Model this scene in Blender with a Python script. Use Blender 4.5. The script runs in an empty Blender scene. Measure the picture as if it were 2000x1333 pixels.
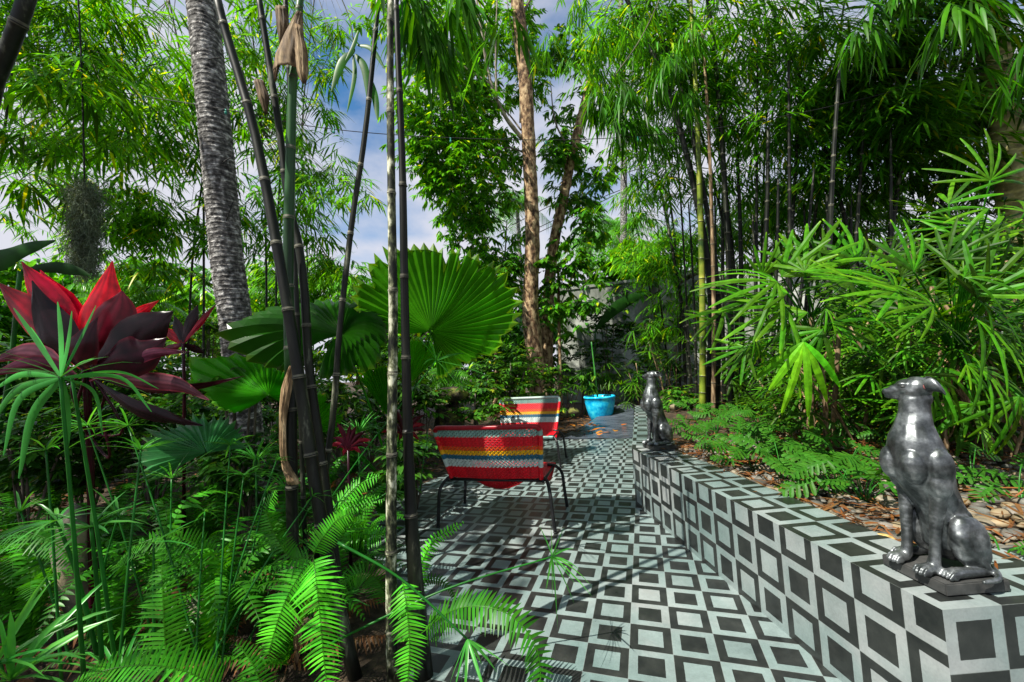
import bpy, bmesh, math, random
import numpy as np
from mathutils import Vector, Matrix

# ------------------------------------------------------------------ camera, sky, sun, exposure
SC = bpy.context.scene
COL = SC.collection
FPX = 802.0
YAW, PIT, ROL = -0.30221, 0.06521, -0.05723
CAM = Vector((0.1200, -2.2060, 1.0480))
FW = Vector((math.sin(YAW)*math.cos(PIT), math.cos(YAW)*math.cos(PIT), math.sin(PIT)))
R0 = Vector((math.cos(YAW), -math.sin(YAW), 0)); U0 = R0.cross(FW)
RT = math.cos(ROL)*R0 + math.sin(ROL)*U0
UP = -math.sin(ROL)*R0 + math.cos(ROL)*U0
cd = bpy.data.cameras.new('camera'); cam = bpy.data.objects.new('camera', cd); COL.objects.link(cam)
cam.matrix_world = Matrix(((RT.x, UP.x, -FW.x, CAM.x), (RT.y, UP.y, -FW.y, CAM.y), (RT.z, UP.z, -FW.z, CAM.z), (0, 0, 0, 1)))
cd.sensor_width = 36; cd.lens = 36*FPX/2000; cd.clip_end = 500; cd.clip_start = 0.02
SC.camera = cam

TOSUN = Vector((-0.42, -0.58, 0.95)).normalized()
EL = math.asin(TOSUN.z); AZ = math.atan2(TOSUN.x, TOSUN.y)
wd = bpy.data.worlds.new('World'); SC.world = wd; wd.use_nodes = True
nt = wd.node_tree; nt.nodes.clear()
def N(nt, t, **k):
    n = nt.nodes.new(t)
    for a, b in k.items(): setattr(n, a, b)
    return n
out = N(nt, 'ShaderNodeOutputWorld'); bg = N(nt, 'ShaderNodeBackground'); sky = N(nt, 'ShaderNodeTexSky')
sky.sky_type = 'NISHITA'; sky.sun_disc = False; sky.sun_elevation = EL; sky.sun_rotation = AZ
sky.air_density = 1.0; sky.dust_density = 0.3; sky.ozone_density = 3.0
tc = N(nt, 'ShaderNodeTexCoord'); nz = N(nt, 'ShaderNodeTexNoise'); nz.inputs['Scale'].default_value = 2.6; nz.inputs['Detail'].default_value = 9
nz.inputs['Roughness'].default_value = 0.52
mp = N(nt, 'ShaderNodeMapping'); mp.inputs['Scale'].default_value = (1, 1, 1.8); mp.inputs['Location'].default_value = (3.1, 0.4, 0.9)
rp = N(nt, 'ShaderNodeValToRGB'); rp.color_ramp.elements[0].position = 0.385; rp.color_ramp.elements[1].position = 0.60
sp = N(nt, 'ShaderNodeSeparateXYZ'); ml = N(nt, 'ShaderNodeMapRange'); ml.inputs['From Min'].default_value = 0.62; ml.inputs['From Max'].default_value = 0.12
ml.inputs['To Min'].default_value = 0.0; ml.inputs['To Max'].default_value = 0.22
ad = N(nt, 'ShaderNodeMath', operation='ADD')
mx = N(nt, 'ShaderNodeMix', data_type='RGBA'); mx.inputs['B'].default_value = (6.6, 6.7, 7.5, 1)
L = nt.links.new
L(tc.outputs['Generated'], mp.inputs['Vector']); L(mp.outputs[0], nz.inputs['Vector'])
L(tc.outputs['Generated'], sp.inputs[0]); L(sp.outputs['Z'], ml.inputs['Value'])
L(nz.outputs['Fac'], ad.inputs[0]); L(ml.outputs[0], ad.inputs[1]); L(ad.outputs[0], rp.inputs[0])
vm = N(nt, 'ShaderNodeVectorMath', operation='MULTIPLY'); vm.inputs[1].default_value = (.75, 1.25, 1.45); L(sky.outputs[0], vm.inputs[0])
L(rp.outputs[0], mx.inputs['Factor']); L(vm.outputs[0], mx.inputs['A']); L(mx.outputs['Result'], bg.inputs['Color'])
bg.inputs['Strength'].default_value = 0.066
L(bg.outputs[0], out.inputs[0])
sd = bpy.data.lights.new('sun', 'SUN'); sd.energy = 5.0; sd.angle = math.radians(0.5); sd.color = (1, 0.95, 0.84)
sun = bpy.data.objects.new('sun', sd); COL.objects.link(sun); sun.rotation_euler = (-TOSUN).to_track_quat('-Z', 'Y').to_euler()
sun.location = (0, 0, 20)
SC.view_settings.view_transform = 'Standard'; SC.view_settings.look = 'None'; SC.view_settings.exposure = 0.80; SC.view_settings.gamma = 1
SC.render.engine = 'CYCLES'
SC.cycles.max_bounces = 6; SC.cycles.transmission_bounces = 3; SC.cycles.diffuse_bounces = 1; SC.cycles.glossy_bounces = 2

# ------------------------------------------------------------------ helpers
rnd = random.Random(7); nr = np.random.RandomState(11)
def atd(x, y, D):                       # point seen at photograph pixel (x, y), D metres ahead
    return CAM + D*(FW + RT*((x-1000)/FPX) + UP*((666.5-y)/FPX))
def on_z(x, y, z=0.0):
    d = FW + RT*((x-1000)/FPX) + UP*((666.5-y)/FPX)
    return CAM + d*((z-CAM.z)/d.z)
def px(n, D): return n*D/FPX
def V(*a): return Vector(a)

def tag(o, label=None, cat=None, group=None, kind=None):
    if label: o['label'] = label
    if cat: o['category'] = cat
    if group: o['group'] = group
    if kind: o['kind'] = kind
    return o
def thing(name, label, cat, loc=(0, 0, 0), group=None, rz=0.0):
    o = bpy.data.objects.new(name, None); COL.objects.link(o); o.location = loc; o.rotation_euler = (0, 0, rz)
    o.empty_display_size = 0.05
    return tag(o, label, cat, group)
def link(name, me, parent=None):
    o = bpy.data.objects.new(name, me); COL.objects.link(o)
    if parent is not None:
        o.parent = parent
        bpy_parent_fix(o, parent)
    return o
def bpy_parent_fix(o, parent):
    # geometry is authored in world space unless LOCAL is set: undo the parent's own transform
    if LOCAL[0]: return
    p = parent; M = Matrix()
    chain = []
    while p is not None: chain.append(p); p = p.parent
    for q in reversed(chain): M = M @ q.matrix_parent_inverse @ q.matrix_basis
    o.matrix_parent_inverse = M.inverted()
LOCAL = [False]

class MB:
    def __init__(s): s.v = []; s.f = []; s.m = []; s.t = []; s.ct = (1, 1, 1); s.uv = {}; s.smooth = True
    def vert(s, p): s.v.append((p[0], p[1], p[2])); s.t.append(s.ct); return len(s.v)-1
    def face(s, idx, m=0): s.f.append(tuple(idx)); s.m.append(m)
    def quad(s, a, b, c, d, m=0): s.face([s.vert(a), s.vert(b), s.vert(c), s.vert(d)], m)
    def box(s, c, sx, sy, sz, R=None, m=0):
        ids = []
        for dz in (-1, 1):
            for dx, dy in ((-1, -1), (1, -1), (1, 1), (-1, 1)):
                q = Vector((dx*sx/2, dy*sy/2, dz*sz/2))
                if R is not None: q = R @ q
                ids.append(s.vert(Vector(c)+q))
        a = ids
        for f in ((3, 2, 1, 0), (4, 5, 6, 7), (0, 1, 5, 4), (1, 2, 6, 5), (2, 3, 7, 6), (3, 0, 4, 7)): s.face([a[i] for i in f], m)
    def tube(s, pts, rad, seg=8, m=0, cap=True, jit=0.0, flat=1.0):
        pts = [Vector(p) for p in pts]; n = len(pts)
        if not hasattr(rad, '__len__'): rad = [rad]*n
        t0 = (pts[1]-pts[0]).normalized()
        a = t0.orthogonal().normalized(); prev = None
        for i in range(n):
            t = (pts[min(i+1, n-1)]-pts[max(i-1, 0)]).normalized()
            a = (a - t*a.dot(t)).normalized(); b = t.cross(a)
            ring = []
            for k in range(seg):
                an = 2*math.pi*k/seg; r = rad[i]*(1+(rnd.random()-.5)*jit)
                ring.append(s.vert(pts[i]+a*(math.cos(an)*r)+b*(math.sin(an)*r*flat)))
            if prev:
                for k in range(seg): s.face((prev[k], prev[(k+1) % seg], ring[(k+1) % seg], ring[k]), m)
            elif cap: s.face(ring[::-1], m)
            prev = ring
        if cap: s.face(prev, m)
    def lathe(s, prof, c=(0, 0, 0), seg=32, m=0):
        prev = None
        for r, z in prof:
            ring = [s.vert((c[0]+r*math.cos(2*math.pi*k/seg), c[1]+r*math.sin(2*math.pi*k/seg), c[2]+z)) for k in range(seg)]
            if prev:
                for k in range(seg): s.face((prev[k], prev[(k+1) % seg], ring[(k+1) % seg], ring[k]), m)
            prev = ring
    def ball(s, c, r, R=None, seg=14, m=0):
        if not hasattr(r, '__len__'): r = (r, r, r)
        rings = []; n = seg//2
        for i in range(n+1):
            ph = math.pi*i/n; ring = []
            cnt = 1 if i in (0, n) else seg
            for k in range(cnt):
                th = 2*math.pi*k/seg
                q = Vector((r[0]*math.sin(ph)*math.cos(th), r[1]*math.sin(ph)*math.sin(th), r[2]*math.cos(ph)))
                if R is not None: q = R @ q
                ring.append(s.vert(Vector(c)+q))
            rings.append(ring)
        for i in range(n):
            A, B = rings[i], rings[i+1]
            for k in range(seg):
                k2 = (k+1) % seg
                if len(A) == 1: s.face((A[0], B[k], B[k2]), m)
                elif len(B) == 1: s.face((A[k], B[0], A[k2]), m)
                else: s.face((A[k], B[k], B[k2], A[k2]), m)
    def ribbon(s, pts, widths, side, m=0, fold=0.25, side2=None, cts=None):
        """leaf blade: centre line, widths, side vector; V-folded along the midrib"""
        n = len(pts); prev = None
        for i in range(n):
            t = (Vector(pts[min(i+1, n-1)])-Vector(pts[max(i-1, 0)]))
            if t.length < 1e-9: t = Vector((0, 0, 1))
            t.normalize()
            sd = side if side2 is None else side.lerp(side2, i/(n-1))
            b = (sd - t*sd.dot(t))
            if b.length < 1e-6: b = t.orthogonal()
            b.normalize(); nn = b.cross(t)
            w = widths[i]/2
            if cts: s.ct = cts[i]
            l = s.vert(Vector(pts[i])-b*w+nn*(w*fold)); c = s.vert(pts[i]); r = s.vert(Vector(pts[i])+b*w+nn*(w*fold))
            if prev: s.face((prev[0], prev[1], c, l), m); s.face((prev[1], prev[2], r, c), m)
            prev = (l, c, r)
    def build(s, name, mats, parent=None, smooth=True, uv=None):
        me = s.mesh(name, mats, smooth)
        return link(name, me, parent)
    def mesh(s, name, mats, smooth=True):
        me = bpy.data.meshes.new(name)
        v = np.array(s.v, dtype=np.float32); nf = len(s.f)
        sizes = np.array([len(f) for f in s.f], dtype=np.int32)
        flat = np.fromiter((i for f in s.f for i in f), dtype=np.int32, count=int(sizes.sum()))
        mk_mesh(me, v, flat, sizes, np.array(s.t, dtype=np.float32), smooth)
        if not isinstance(mats, (list, tuple)): mats = [mats]
        for m in mats: me.materials.append(m)
        if len(mats) > 1: me.polygons.foreach_set('material_index', np.array(s.m, dtype=np.int32))
        return me
def mk_mesh(me, v, flat, sizes, tint, smooth=True):
    me.vertices.add(len(v)); me.vertices.foreach_set('co', v.ravel())
    me.loops.add(len(flat)); me.loops.foreach_set('vertex_index', flat)
    me.polygons.add(len(sizes))
    st = np.concatenate([[0], np.cumsum(sizes)[:-1]]).astype(np.int32)
    me.polygons.foreach_set('loop_start', st); me.polygons.foreach_set('loop_total', sizes)
    me.polygons.foreach_set('use_smooth', np.full(len(sizes), bool(smooth)))
    a = me.color_attributes.new('tint', 'FLOAT_COLOR', 'POINT')
    a.data.foreach_set('color', np.concatenate([tint, np.ones((len(v), 1), dtype=np.float32)], 1).astype(np.float32).ravel())
    me.update(calc_edges=True); me.validate()

def bez(pts, n):
    """Catmull-Rom through the points, n samples per span"""
    P = [Vector(p) for p in pts]; P = [P[0]*2-P[1]]+P+[P[-1]*2-P[-2]]; out = []
    for i in range(1, len(P)-2):
        for k in range(n):
            t = k/n; a, b, c, d = P[i-1], P[i], P[i+1], P[i+2]
            out.append(0.5*((2*b)+(c-a)*t+(2*a-5*b+4*c-d)*t*t+(3*b-a-3*c+d)*t**3))
    out.append(P[-2].copy()); return out
def tilt(v, a):
    return Vector(v)

# ------------------------------------------------------------------ materials
def mat(name):
    m = bpy.data.materials.new(name); m.use_nodes = True; t = m.node_tree; t.nodes.clear()
    o = N(t, 'ShaderNodeOutputMaterial'); return m, t, o
def leaf_mat(name, col, rough=0.42, trans=0.35, tcol=None, veins=0.0, spec=0.5, mott=0.35, nscale=9):
    m, t, o = mat(name); L = t.links.new
    at = N(t, 'ShaderNodeAttribute', attribute_name='tint')
    tx = N(t, 'ShaderNodeTexCoord'); nz = N(t, 'ShaderNodeTexNoise'); nz.inputs['Scale'].default_value = nscale; nz.inputs['Detail'].default_value = 4
    L(tx.outputs['Object'], nz.inputs['Vector'])
    mr = N(t, 'ShaderNodeMapRange'); mr.inputs['From Min'].default_value = .3; mr.inputs['From Max'].default_value = .7
    mr.inputs['To Min'].default_value = 1-mott; mr.inputs['To Max'].default_value = 1+mott; L(nz.outputs['Fac'], mr.inputs['Value'])
    a = N(t, 'ShaderNodeMix', data_type='RGBA', blend_type='MULTIPLY'); a.inputs['Factor'].default_value = 1; a.inputs['A'].default_value = (*col, 1)
    L(at.outputs['Color'], a.inputs['B'])
    b = N(t, 'ShaderNodeVectorMath', operation='SCALE'); L(a.outputs['Result'], b.inputs[0]); L(mr.outputs[0], b.inputs['Scale'])
    p = N(t, 'ShaderNodeBsdfPrincipled'); L(b.outputs[0], p.inputs['Base Color']); p.inputs['Roughness'].default_value = rough
    p.inputs['Specular IOR Level'].default_value = spec*.5
    tr = N(t, 'ShaderNodeBsdfTranslucent')
    c = N(t, 'ShaderNodeMix', data_type='RGBA', blend_type='MULTIPLY'); c.inputs['Factor'].default_value = 1
    tcol = tcol or (1.7, 1.5, .5); L(b.outputs[0], c.inputs['A']); c.inputs['B'].default_value = (*tcol, 1)
    L(c.outputs['Result'], tr.inputs['Color'])
    mxs = N(t, 'ShaderNodeMixShader'); mxs.inputs[0].default_value = trans
    L(p.outputs[0], mxs.inputs[1]); L(tr.outputs[0], mxs.inputs[2]); L(mxs.outputs[0], o.inputs['Surface'])
    return m
def noise_mat(name, cols, scale=6, rough=(.5, .8), detail=8, bump=0.3, metal=0.0, stretch=(1, 1, 1), spec=.3, pos=(.35, .65), bdist=0.01, use_tint=False, coord='Object'):
    m, t, o = mat(name); L = t.links.new
    tx = N(t, 'ShaderNodeTexCoord'); mp = N(t, 'ShaderNodeMapping'); mp.inputs['Scale'].default_value = stretch
    L(tx.outputs[coord], mp.inputs['Vector'])
    nz = N(t, 'ShaderNodeTexNoise'); nz.inputs['Scale'].default_value = scale; nz.inputs['Detail'].default_value = detail; nz.inputs['Roughness'].default_value = .62
    L(mp.outputs[0], nz.inputs['Vector'])
    cr = N(t, 'ShaderNodeValToRGB'); e = cr.color_ramp.elements
    k = len(cols)
    while len(e) < k: e.new(.5)
    for i, c in enumerate(cols): e[i].position = pos[0]+(pos[1]-pos[0])*i/max(1, k-1); e[i].color = (*c, 1)
    L(nz.outputs['Fac'], cr.inputs[0])
    p = N(t, 'ShaderNodeBsdfPrincipled'); src = cr.outputs[0]
    if use_tint:
        at = N(t, 'ShaderNodeAttribute', attribute_name='tint'); a = N(t, 'ShaderNodeMix', data_type='RGBA', blend_type='MULTIPLY'); a.inputs['Factor'].default_value = 1
        L(src, a.inputs['A']); L(at.outputs['Color'], a.inputs['B']); src = a.outputs['Result']
    L(src, p.inputs['Base Color'])
    mr = N(t, 'ShaderNodeMapRange'); mr.inputs['To Min'].default_value = rough[0]; mr.inputs['To Max'].default_value = rough[1]
    L(nz.outputs['Fac'], mr.inputs['Value']); L(mr.outputs[0], p.inputs['Roughness'])
    p.inputs['Metallic'].default_value = metal; p.inputs['Specular IOR Level'].default_value = spec
    bp = N(t, 'ShaderNodeBump'); bp.inputs['Strength'].default_value = bump; bp.inputs['Distance'].default_value = bdist
    L(nz.outputs['Fac'], bp.inputs['Height']); L(bp.outputs[0], p.inputs['Normal']); L(p.outputs[0], o.inputs['Surface'])
    return m
def M_(t, op, a, b=None, c=None):
    n = N(t, 'ShaderNodeMath', operation=op)
    for i, x in enumerate((a, b, c)):
        if x is None: continue
        if isinstance(x, (int, float)): n.inputs[i].default_value = x
        else: t.links.new(x, n.inputs[i])
    return n.outputs[0]
def tile_mat():
    m, t, o = mat('cement_tiles'); L = t.links.new
    uv = N(t, 'ShaderNodeUVMap', uv_map='UVMap'); s = N(t, 'ShaderNodeSeparateXYZ'); L(uv.outputs[0], s.inputs[0])
    fx, fy = M_(t, 'FLOOR', s.outputs[0]), M_(t, 'FLOOR', s.outputs[1])
    rx, ry = M_(t, 'SUBTRACT', s.outputs[0], fx), M_(t, 'SUBTRACT', s.outputs[1], fy)
    # slightly hand-made edges
    tx = N(t, 'ShaderNodeTexCoord'); wob = N(t, 'ShaderNodeTexNoise'); wob.inputs['Scale'].default_value = 60; L(tx.outputs['Object'], wob.inputs['Vector'])
    wv = M_(t, 'MULTIPLY', M_(t, 'SUBTRACT', wob.outputs['Fac'], .5), .012)
    dx = M_(t, 'ABSOLUTE', M_(t, 'SUBTRACT', rx, .5)); dy = M_(t, 'ABSOLUTE', M_(t, 'SUBTRACT', ry, .5))
    md = M_(t, 'ADD', M_(t, 'MAXIMUM', dx, dy), wv)
    inner = M_(t, 'LESS_THAN', md, .298)
    par = M_(t, 'FLOORED_MODULO', M_(t, 'ADD', fx, fy), 2.0)      # 0: dark frame
    light = M_(t, 'GREATER_THAN', M_(t, 'ABSOLUTE', M_(t, 'SUBTRACT', par, inner)), .5)
    # par=1,inner=0 -> light ; par=1,inner=1 -> dark ; par=0,inner=1 -> light ; par=0,inner=0 -> dark
    grout = M_(t, 'GREATER_THAN', md, .493)
    cmb = N(t, 'ShaderNodeCombineXYZ'); L(fx, cmb.inputs[0]); L(fy, cmb.inputs[1]); wn = N(t, 'ShaderNodeTexWhiteNoise'); L(cmb.outputs[0], wn.inputs['Vector'])
    n1 = N(t, 'ShaderNodeTexNoise'); n1.inputs['Scale'].default_value = 9; n1.inputs['Detail'].default_value = 10; n1.inputs['Roughness'].default_value = .7; L(tx.outputs['Object'], n1.inputs['Vector'])
    n2 = N(t, 'ShaderNodeTexNoise'); n2.inputs['Scale'].default_value = 1.6; n2.inputs['Detail'].default_value = 5; L(tx.outputs['Object'], n2.inputs['Vector'])
    cl = N(t, 'ShaderNodeValToRGB'); cl.color_ramp.elements[0].position = .36; cl.color_ramp.elements[0].color = (.155, .225, .220, 1)
    cl.color_ramp.elements[1].position = .68; cl.color_ramp.elements[1].color = (.285, .305, .305, 1)
    e = cl.color_ramp.elements.new(.56); e.color = (.21, .265, .262, 1)
    L(n2.outputs['Fac'], cl.inputs[0])
    n3 = N(t, 'ShaderNodeTexNoise'); n3.inputs['Scale'].default_value = 150; n3.inputs['Detail'].default_value = 3; L(tx.outputs['Object'], n3.inputs['Vector'])
    var = M_(t, 'ADD', M_(t, 'MULTIPLY', n1.outputs['Fac'], .9), M_(t, 'ADD', M_(t, 'MULTIPLY', wn.outputs['Value'], .16), M_(t, 'ADD', M_(t, 'ADD', M_(t, 'MULTIPLY', n3.outputs['Fac'], .35), M_(t, 'MULTIPLY', n2.outputs['Fac'], .6)), -.03)))
    dk = N(t, 'ShaderNodeValToRGB'); dk.color_ramp.elements[0].position = .35; dk.color_ramp.elements[0].color = (.013, .015, .015, 1)
    dk.color_ramp.elements[1].position = .75; dk.color_ramp.elements[1].color = (.034, .037, .034, 1); L(n1.outputs['Fac'], dk.inputs[0])
    mx = N(t, 'ShaderNodeMix', data_type='RGBA'); L(light, mx.inputs['Factor']); L(dk.outputs[0], mx.inputs['A']); L(cl.outputs[0], mx.inputs['B'])
    sc = N(t, 'ShaderNodeVectorMath', operation='SCALE'); L(mx.outputs['Result'], sc.inputs[0]); L(var, sc.inputs['Scale'])
    mg = N(t, 'ShaderNodeMix', data_type='RGBA'); L(M_(t, 'MULTIPLY', grout, .45), mg.inputs['Factor']); L(sc.outputs[0], mg.inputs['A']); mg.inputs['B'].default_value = (.26, .29, .28, 1)
    p = N(t, 'ShaderNodeBsdfPrincipled'); L(mg.outputs['Result'], p.inputs['Base Color'])
    L(M_(t, 'ADD', M_(t, 'MULTIPLY', n1.outputs['Fac'], .35), .16), p.inputs['Roughness']); p.inputs['Specular IOR Level'].default_value = .45
    bp = N(t, 'ShaderNodeBump'); bp.inputs['Strength'].default_value = .25; bp.inputs['Distance'].default_value = .002
    L(M_(t, 'SUBTRACT', n1.outputs['Fac'], M_(t, 'MULTIPLY', grout, .8)), bp.inputs['Height']); L(bp.outputs[0], p.inputs['Normal'])
    L(p.outputs[0], o.inputs['Surface']); return m

m_tile = tile_mat()
m_soil = noise_mat('soil', [(.012, .009, .006), (.05, .035, .022), (.11, .075, .045)], scale=14, rough=(.7, 1), bump=.9, bdist=.03)
m_grey_metal = noise_mat('statue_paint', [(.05, .056, .058), (.125, .137, .142), (.30, .32, .33)], scale=22, rough=(.27, .50), bump=.3, metal=.8, bdist=.004, spec=.6)
m_plinth = noise_mat('plinth_paint', [(.04, .043, .043), (.10, .10, .098)], scale=16, rough=(.35, .6), bump=.3, metal=.25, bdist=.003)
m_pink = noise_mat('inner_ear', [(.25, .08, .08), (.35, .13, .12)], scale=30)
m_black = noise_mat('black_steel', [(.008, .008, .009), (.02, .02, .022)], scale=30, rough=(.25, .45), bump=.05)
m_cord = noise_mat('plastic_cord', [(.85, .85, .85), (1, 1, 1)], scale=60, rough=(.25, .4), bump=.1, bdist=.001, use_tint=True)
m_pot = noise_mat('turquoise_glaze', [(.004, .25, .60), (.01, .50, .85), (.08, .75, .90)], scale=9, rough=(.12, .3), bump=.15, bdist=.004)
m_trunk_palm = noise_mat('palm_bark', [(.02, .019, .018), (.13, .125, .12), (.55, .54, .52)], scale=9, rough=(.8, .95), bump=1, bdist=.02, stretch=(3, 3, 3), pos=(.34, .66), use_tint=True)
m_trunk_tree = noise_mat('flaky_bark', [(.035, .02, .012), (.22, .13, .07), (.52, .38, .22)], scale=13, rough=(.8, .95), bump=1, bdist=.03, stretch=(1, 1, .6), pos=(.38, .60), use_tint=True)
m_branch = noise_mat('pale_twig', [(.10, .08, .06), (.32, .28, .22)], scale=9, rough=(.7, .9), use_tint=True)
m_cane_dark = noise_mat('black_cane', [(.002, .0025, .002), (.005, .006, .004), (.016, .019, .011), (.24, .25, .18)], scale=14, rough=(.3, .6), bump=.3, stretch=(1, 1, .25), pos=(.36, .74), bdist=.003, use_tint=True)
m_cane_lichen = noise_mat('lichen_cane', [(.003, .004, .003), (.02, .024, .012), (.12, .13, .07), (.50, .50, .38)], scale=34, rough=(.45, .8), bump=.4, stretch=(1, 1, .45), pos=(.40, .62), bdist=.003, use_tint=True)
m_cane_green = noise_mat('green_cane', [(.01, .03, .012), (.03, .10, .03), (.10, .22, .07)], scale=5, rough=(.28, .5), bump=.15, stretch=(1, 1, .2), bdist=.003, use_tint=True)
m_node = noise_mat('cane_node', [(.05, .048, .035), (.20, .19, .14)], scale=30, use_tint=True)
m_sheath = noise_mat('dry_sheath', [(.05, .03, .015), (.20, .13, .07), (.42, .31, .18)], scale=16, rough=(.6, .9), bump=.7, stretch=(3, 3, .4), bdist=.004, use_tint=True)
m_bamboo = leaf_mat('bamboo_leaf', (.055, .26, .006), trans=.42, rough=.38, tcol=(2.2, 1.7, .35))
m_tree = leaf_mat('tree_leaf', (.050, .24, .010), trans=.32, rough=.28, spec=.7, tcol=(2.0, 1.7, .3))
m_rhapis = leaf_mat('lady_palm_leaf', (.042, .22, .006), trans=.38, rough=.45, spec=.4, tcol=(2.3, 1.7, .3))
m_fern = leaf_mat('fern_leaf', (.030, .21, .010), trans=.35, rough=.38, tcol=(2.0, 1.7, .3))
m_fan = leaf_mat('fan_palm_leaf', (.045, .22, .006), trans=.45, rough=.30, spec=.6, tcol=(1.9, 1.6, .3), mott=.25, nscale=5)
m_sedge = leaf_mat('umbrella_sedge_leaf', (.035, .23, .035), trans=.32, rough=.30, spec=.6)
m_phil = leaf_mat('philodendron_leaf', (.032, .145, .010), trans=.30, rough=.48, spec=.4)
m_shrub = leaf_mat('shrub_leaf', (.030, .13, .012), trans=.3, rough=.35, tcol=(2.0, 1.7, .3))
m_red = leaf_mat('cordyline_leaf', (.22, .006, .022), trans=.38, rough=.26, spec=.6, tcol=(3.2, .4, .6), mott=.5, nscale=14)
m_moss = leaf_mat('spanish_moss', (.11, .14, .10), trans=.1, rough=.8, mott=.4)
m_mossrock = noise_mat('mossy_stone', [(.012, .010, .007), (.05, .04, .025), (.20, .22, .04)], scale=7, rough=(.7, .95), bump=1, bdist=.03)
m_rock = noise_mat('stone', [(.03, .035, .03), (.13, .12, .09), (.27, .22, .14)], scale=5, rough=(.6, .9), bump=.8, bdist=.02, use_tint=True)
m_pebble = noise_mat('pebble', [(.10, .10, .09), (.24, .22, .19)], scale=12, rough=(.4, .7), bump=.2, use_tint=True)
m_litter = leaf_mat('dry_leaf', (.15, .085, .035), trans=.15, rough=.7, tcol=(1.3, 1, .6))
m_wallp = noise_mat('garden_wall_plaster', [(.06, .07, .055), (.22, .24, .21), (.46, .48, .44)], scale=2.2, rough=(.8, .95), bump=.4, bdist=.02, stretch=(1, 1, .5))
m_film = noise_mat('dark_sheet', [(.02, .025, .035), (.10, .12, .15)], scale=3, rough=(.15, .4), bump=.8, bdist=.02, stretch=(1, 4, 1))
m_cable = noise_mat('cable_rubber', [(.006, .006, .006), (.015, .015, .015)], scale=20)
m_bulb = noise_mat('teal_bulb', [(.02, .18, .14), (.05, .30, .24)], scale=20, rough=(.1, .2))

# ------------------------------------------------------------------ setting
T = 0.15
def uvmesh(name, faces, m, parent=None, kind=None):
    """faces: list of (verts, uvs)"""
    me = bpy.data.meshes.new(name); vs = []; fs = []; uvs = []
    for vv, uu in faces:
        b = len(vs); vs += [tuple(v) for v in vv]; fs.append(tuple(range(b, b+len(vv)))); uvs += list(uu)
    me.from_pydata(vs, [], fs); u = me.uv_layers.new(name='UVMap')
    for i, q in enumerate(uvs): u.data[i].uv = q
    me.materials.append(m); me.update()
    o = link(name, me, parent)
    if kind: o['kind'] = kind
    return o
P0 = V(.0023, .983, 0); P1 = V(.768, -.917, 0); HW = .405; WW = .262
# patio sheet
pat = [(-1.93, .2), (-1.93, 1.30), (-1.85, 1.75), (-1.80, 3.3), (-1.3, 3.72), (.05, 3.72), (.05, .95), (.80, -.93), (2.4, -.40), (2.4, -3.6), (-.55, -3.6), (-.70, -1.2), (-.75, -.75), (-1.25, -.25)]
uvmesh('patio_floor', [([V(x, y, .004) for x, y in pat], [(x/T, y/T) for x, y in pat])][::1], m_tile, kind='structure')
bpy.data.objects['patio_floor'].data.flip_normals() if bpy.data.objects['patio_floor'].data.polygons[0].normal.z < 0 else None
# ground: one wide sheet of soil, gently rolling, beds raised behind the planter wall
def bed_h(x, y):
    # height of the ground: the bed behind the tiled wall stands at 0.37
    d = (P1-P0).normalized(); n = V(-d.y, d.x, 0)
    if n.x < 0: n = -n
    q = V(x, y, 0)-P0; s1 = q.dot(n)
    inside = (s1 if y < .983 else x) - .10
    e3 = V(.943, .33, 0); n3 = V(.33*-1, .943, 0); s3 = (V(x, y, 0)-P1).dot(n3) - .10
    k = min(inside, s3)
    if k <= 0: return 0.0
    return min(1, k/.08)*(.375)+max(0, k-.5)*.045
def ground():
    xs = np.concatenate([np.linspace(-60, -6, 24), np.linspace(-5.6, 7, 120), np.linspace(8, 60, 22)])
    ys = np.concatenate([np.linspace(-20, -4, 10), np.linspace(-3.6, 9, 120), np.linspace(10, 90, 24)])
    b = MB(); idx = {}
    for i, x in enumerate(xs):
        for j, y in enumerate(ys):
            h = bed_h(x, y)
            z = h - .012 + (0.012*math.sin(x*7+y*3)*math.sin(y*6-x) if h > 0 or x < -2.1 else 0)
            if h > 0 and x < 3: z = max(z, h-.02)
            idx[i, j] = b.vert((x, y, z))
    for i in range(len(xs)-1):
        for j in range(len(ys)-1): b.face((idx[i, j], idx[i+1, j], idx[i+1, j+1], idx[i, j+1]))
    o = b.build('ground', m_soil); o['kind'] = 'structure'
ground()

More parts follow.
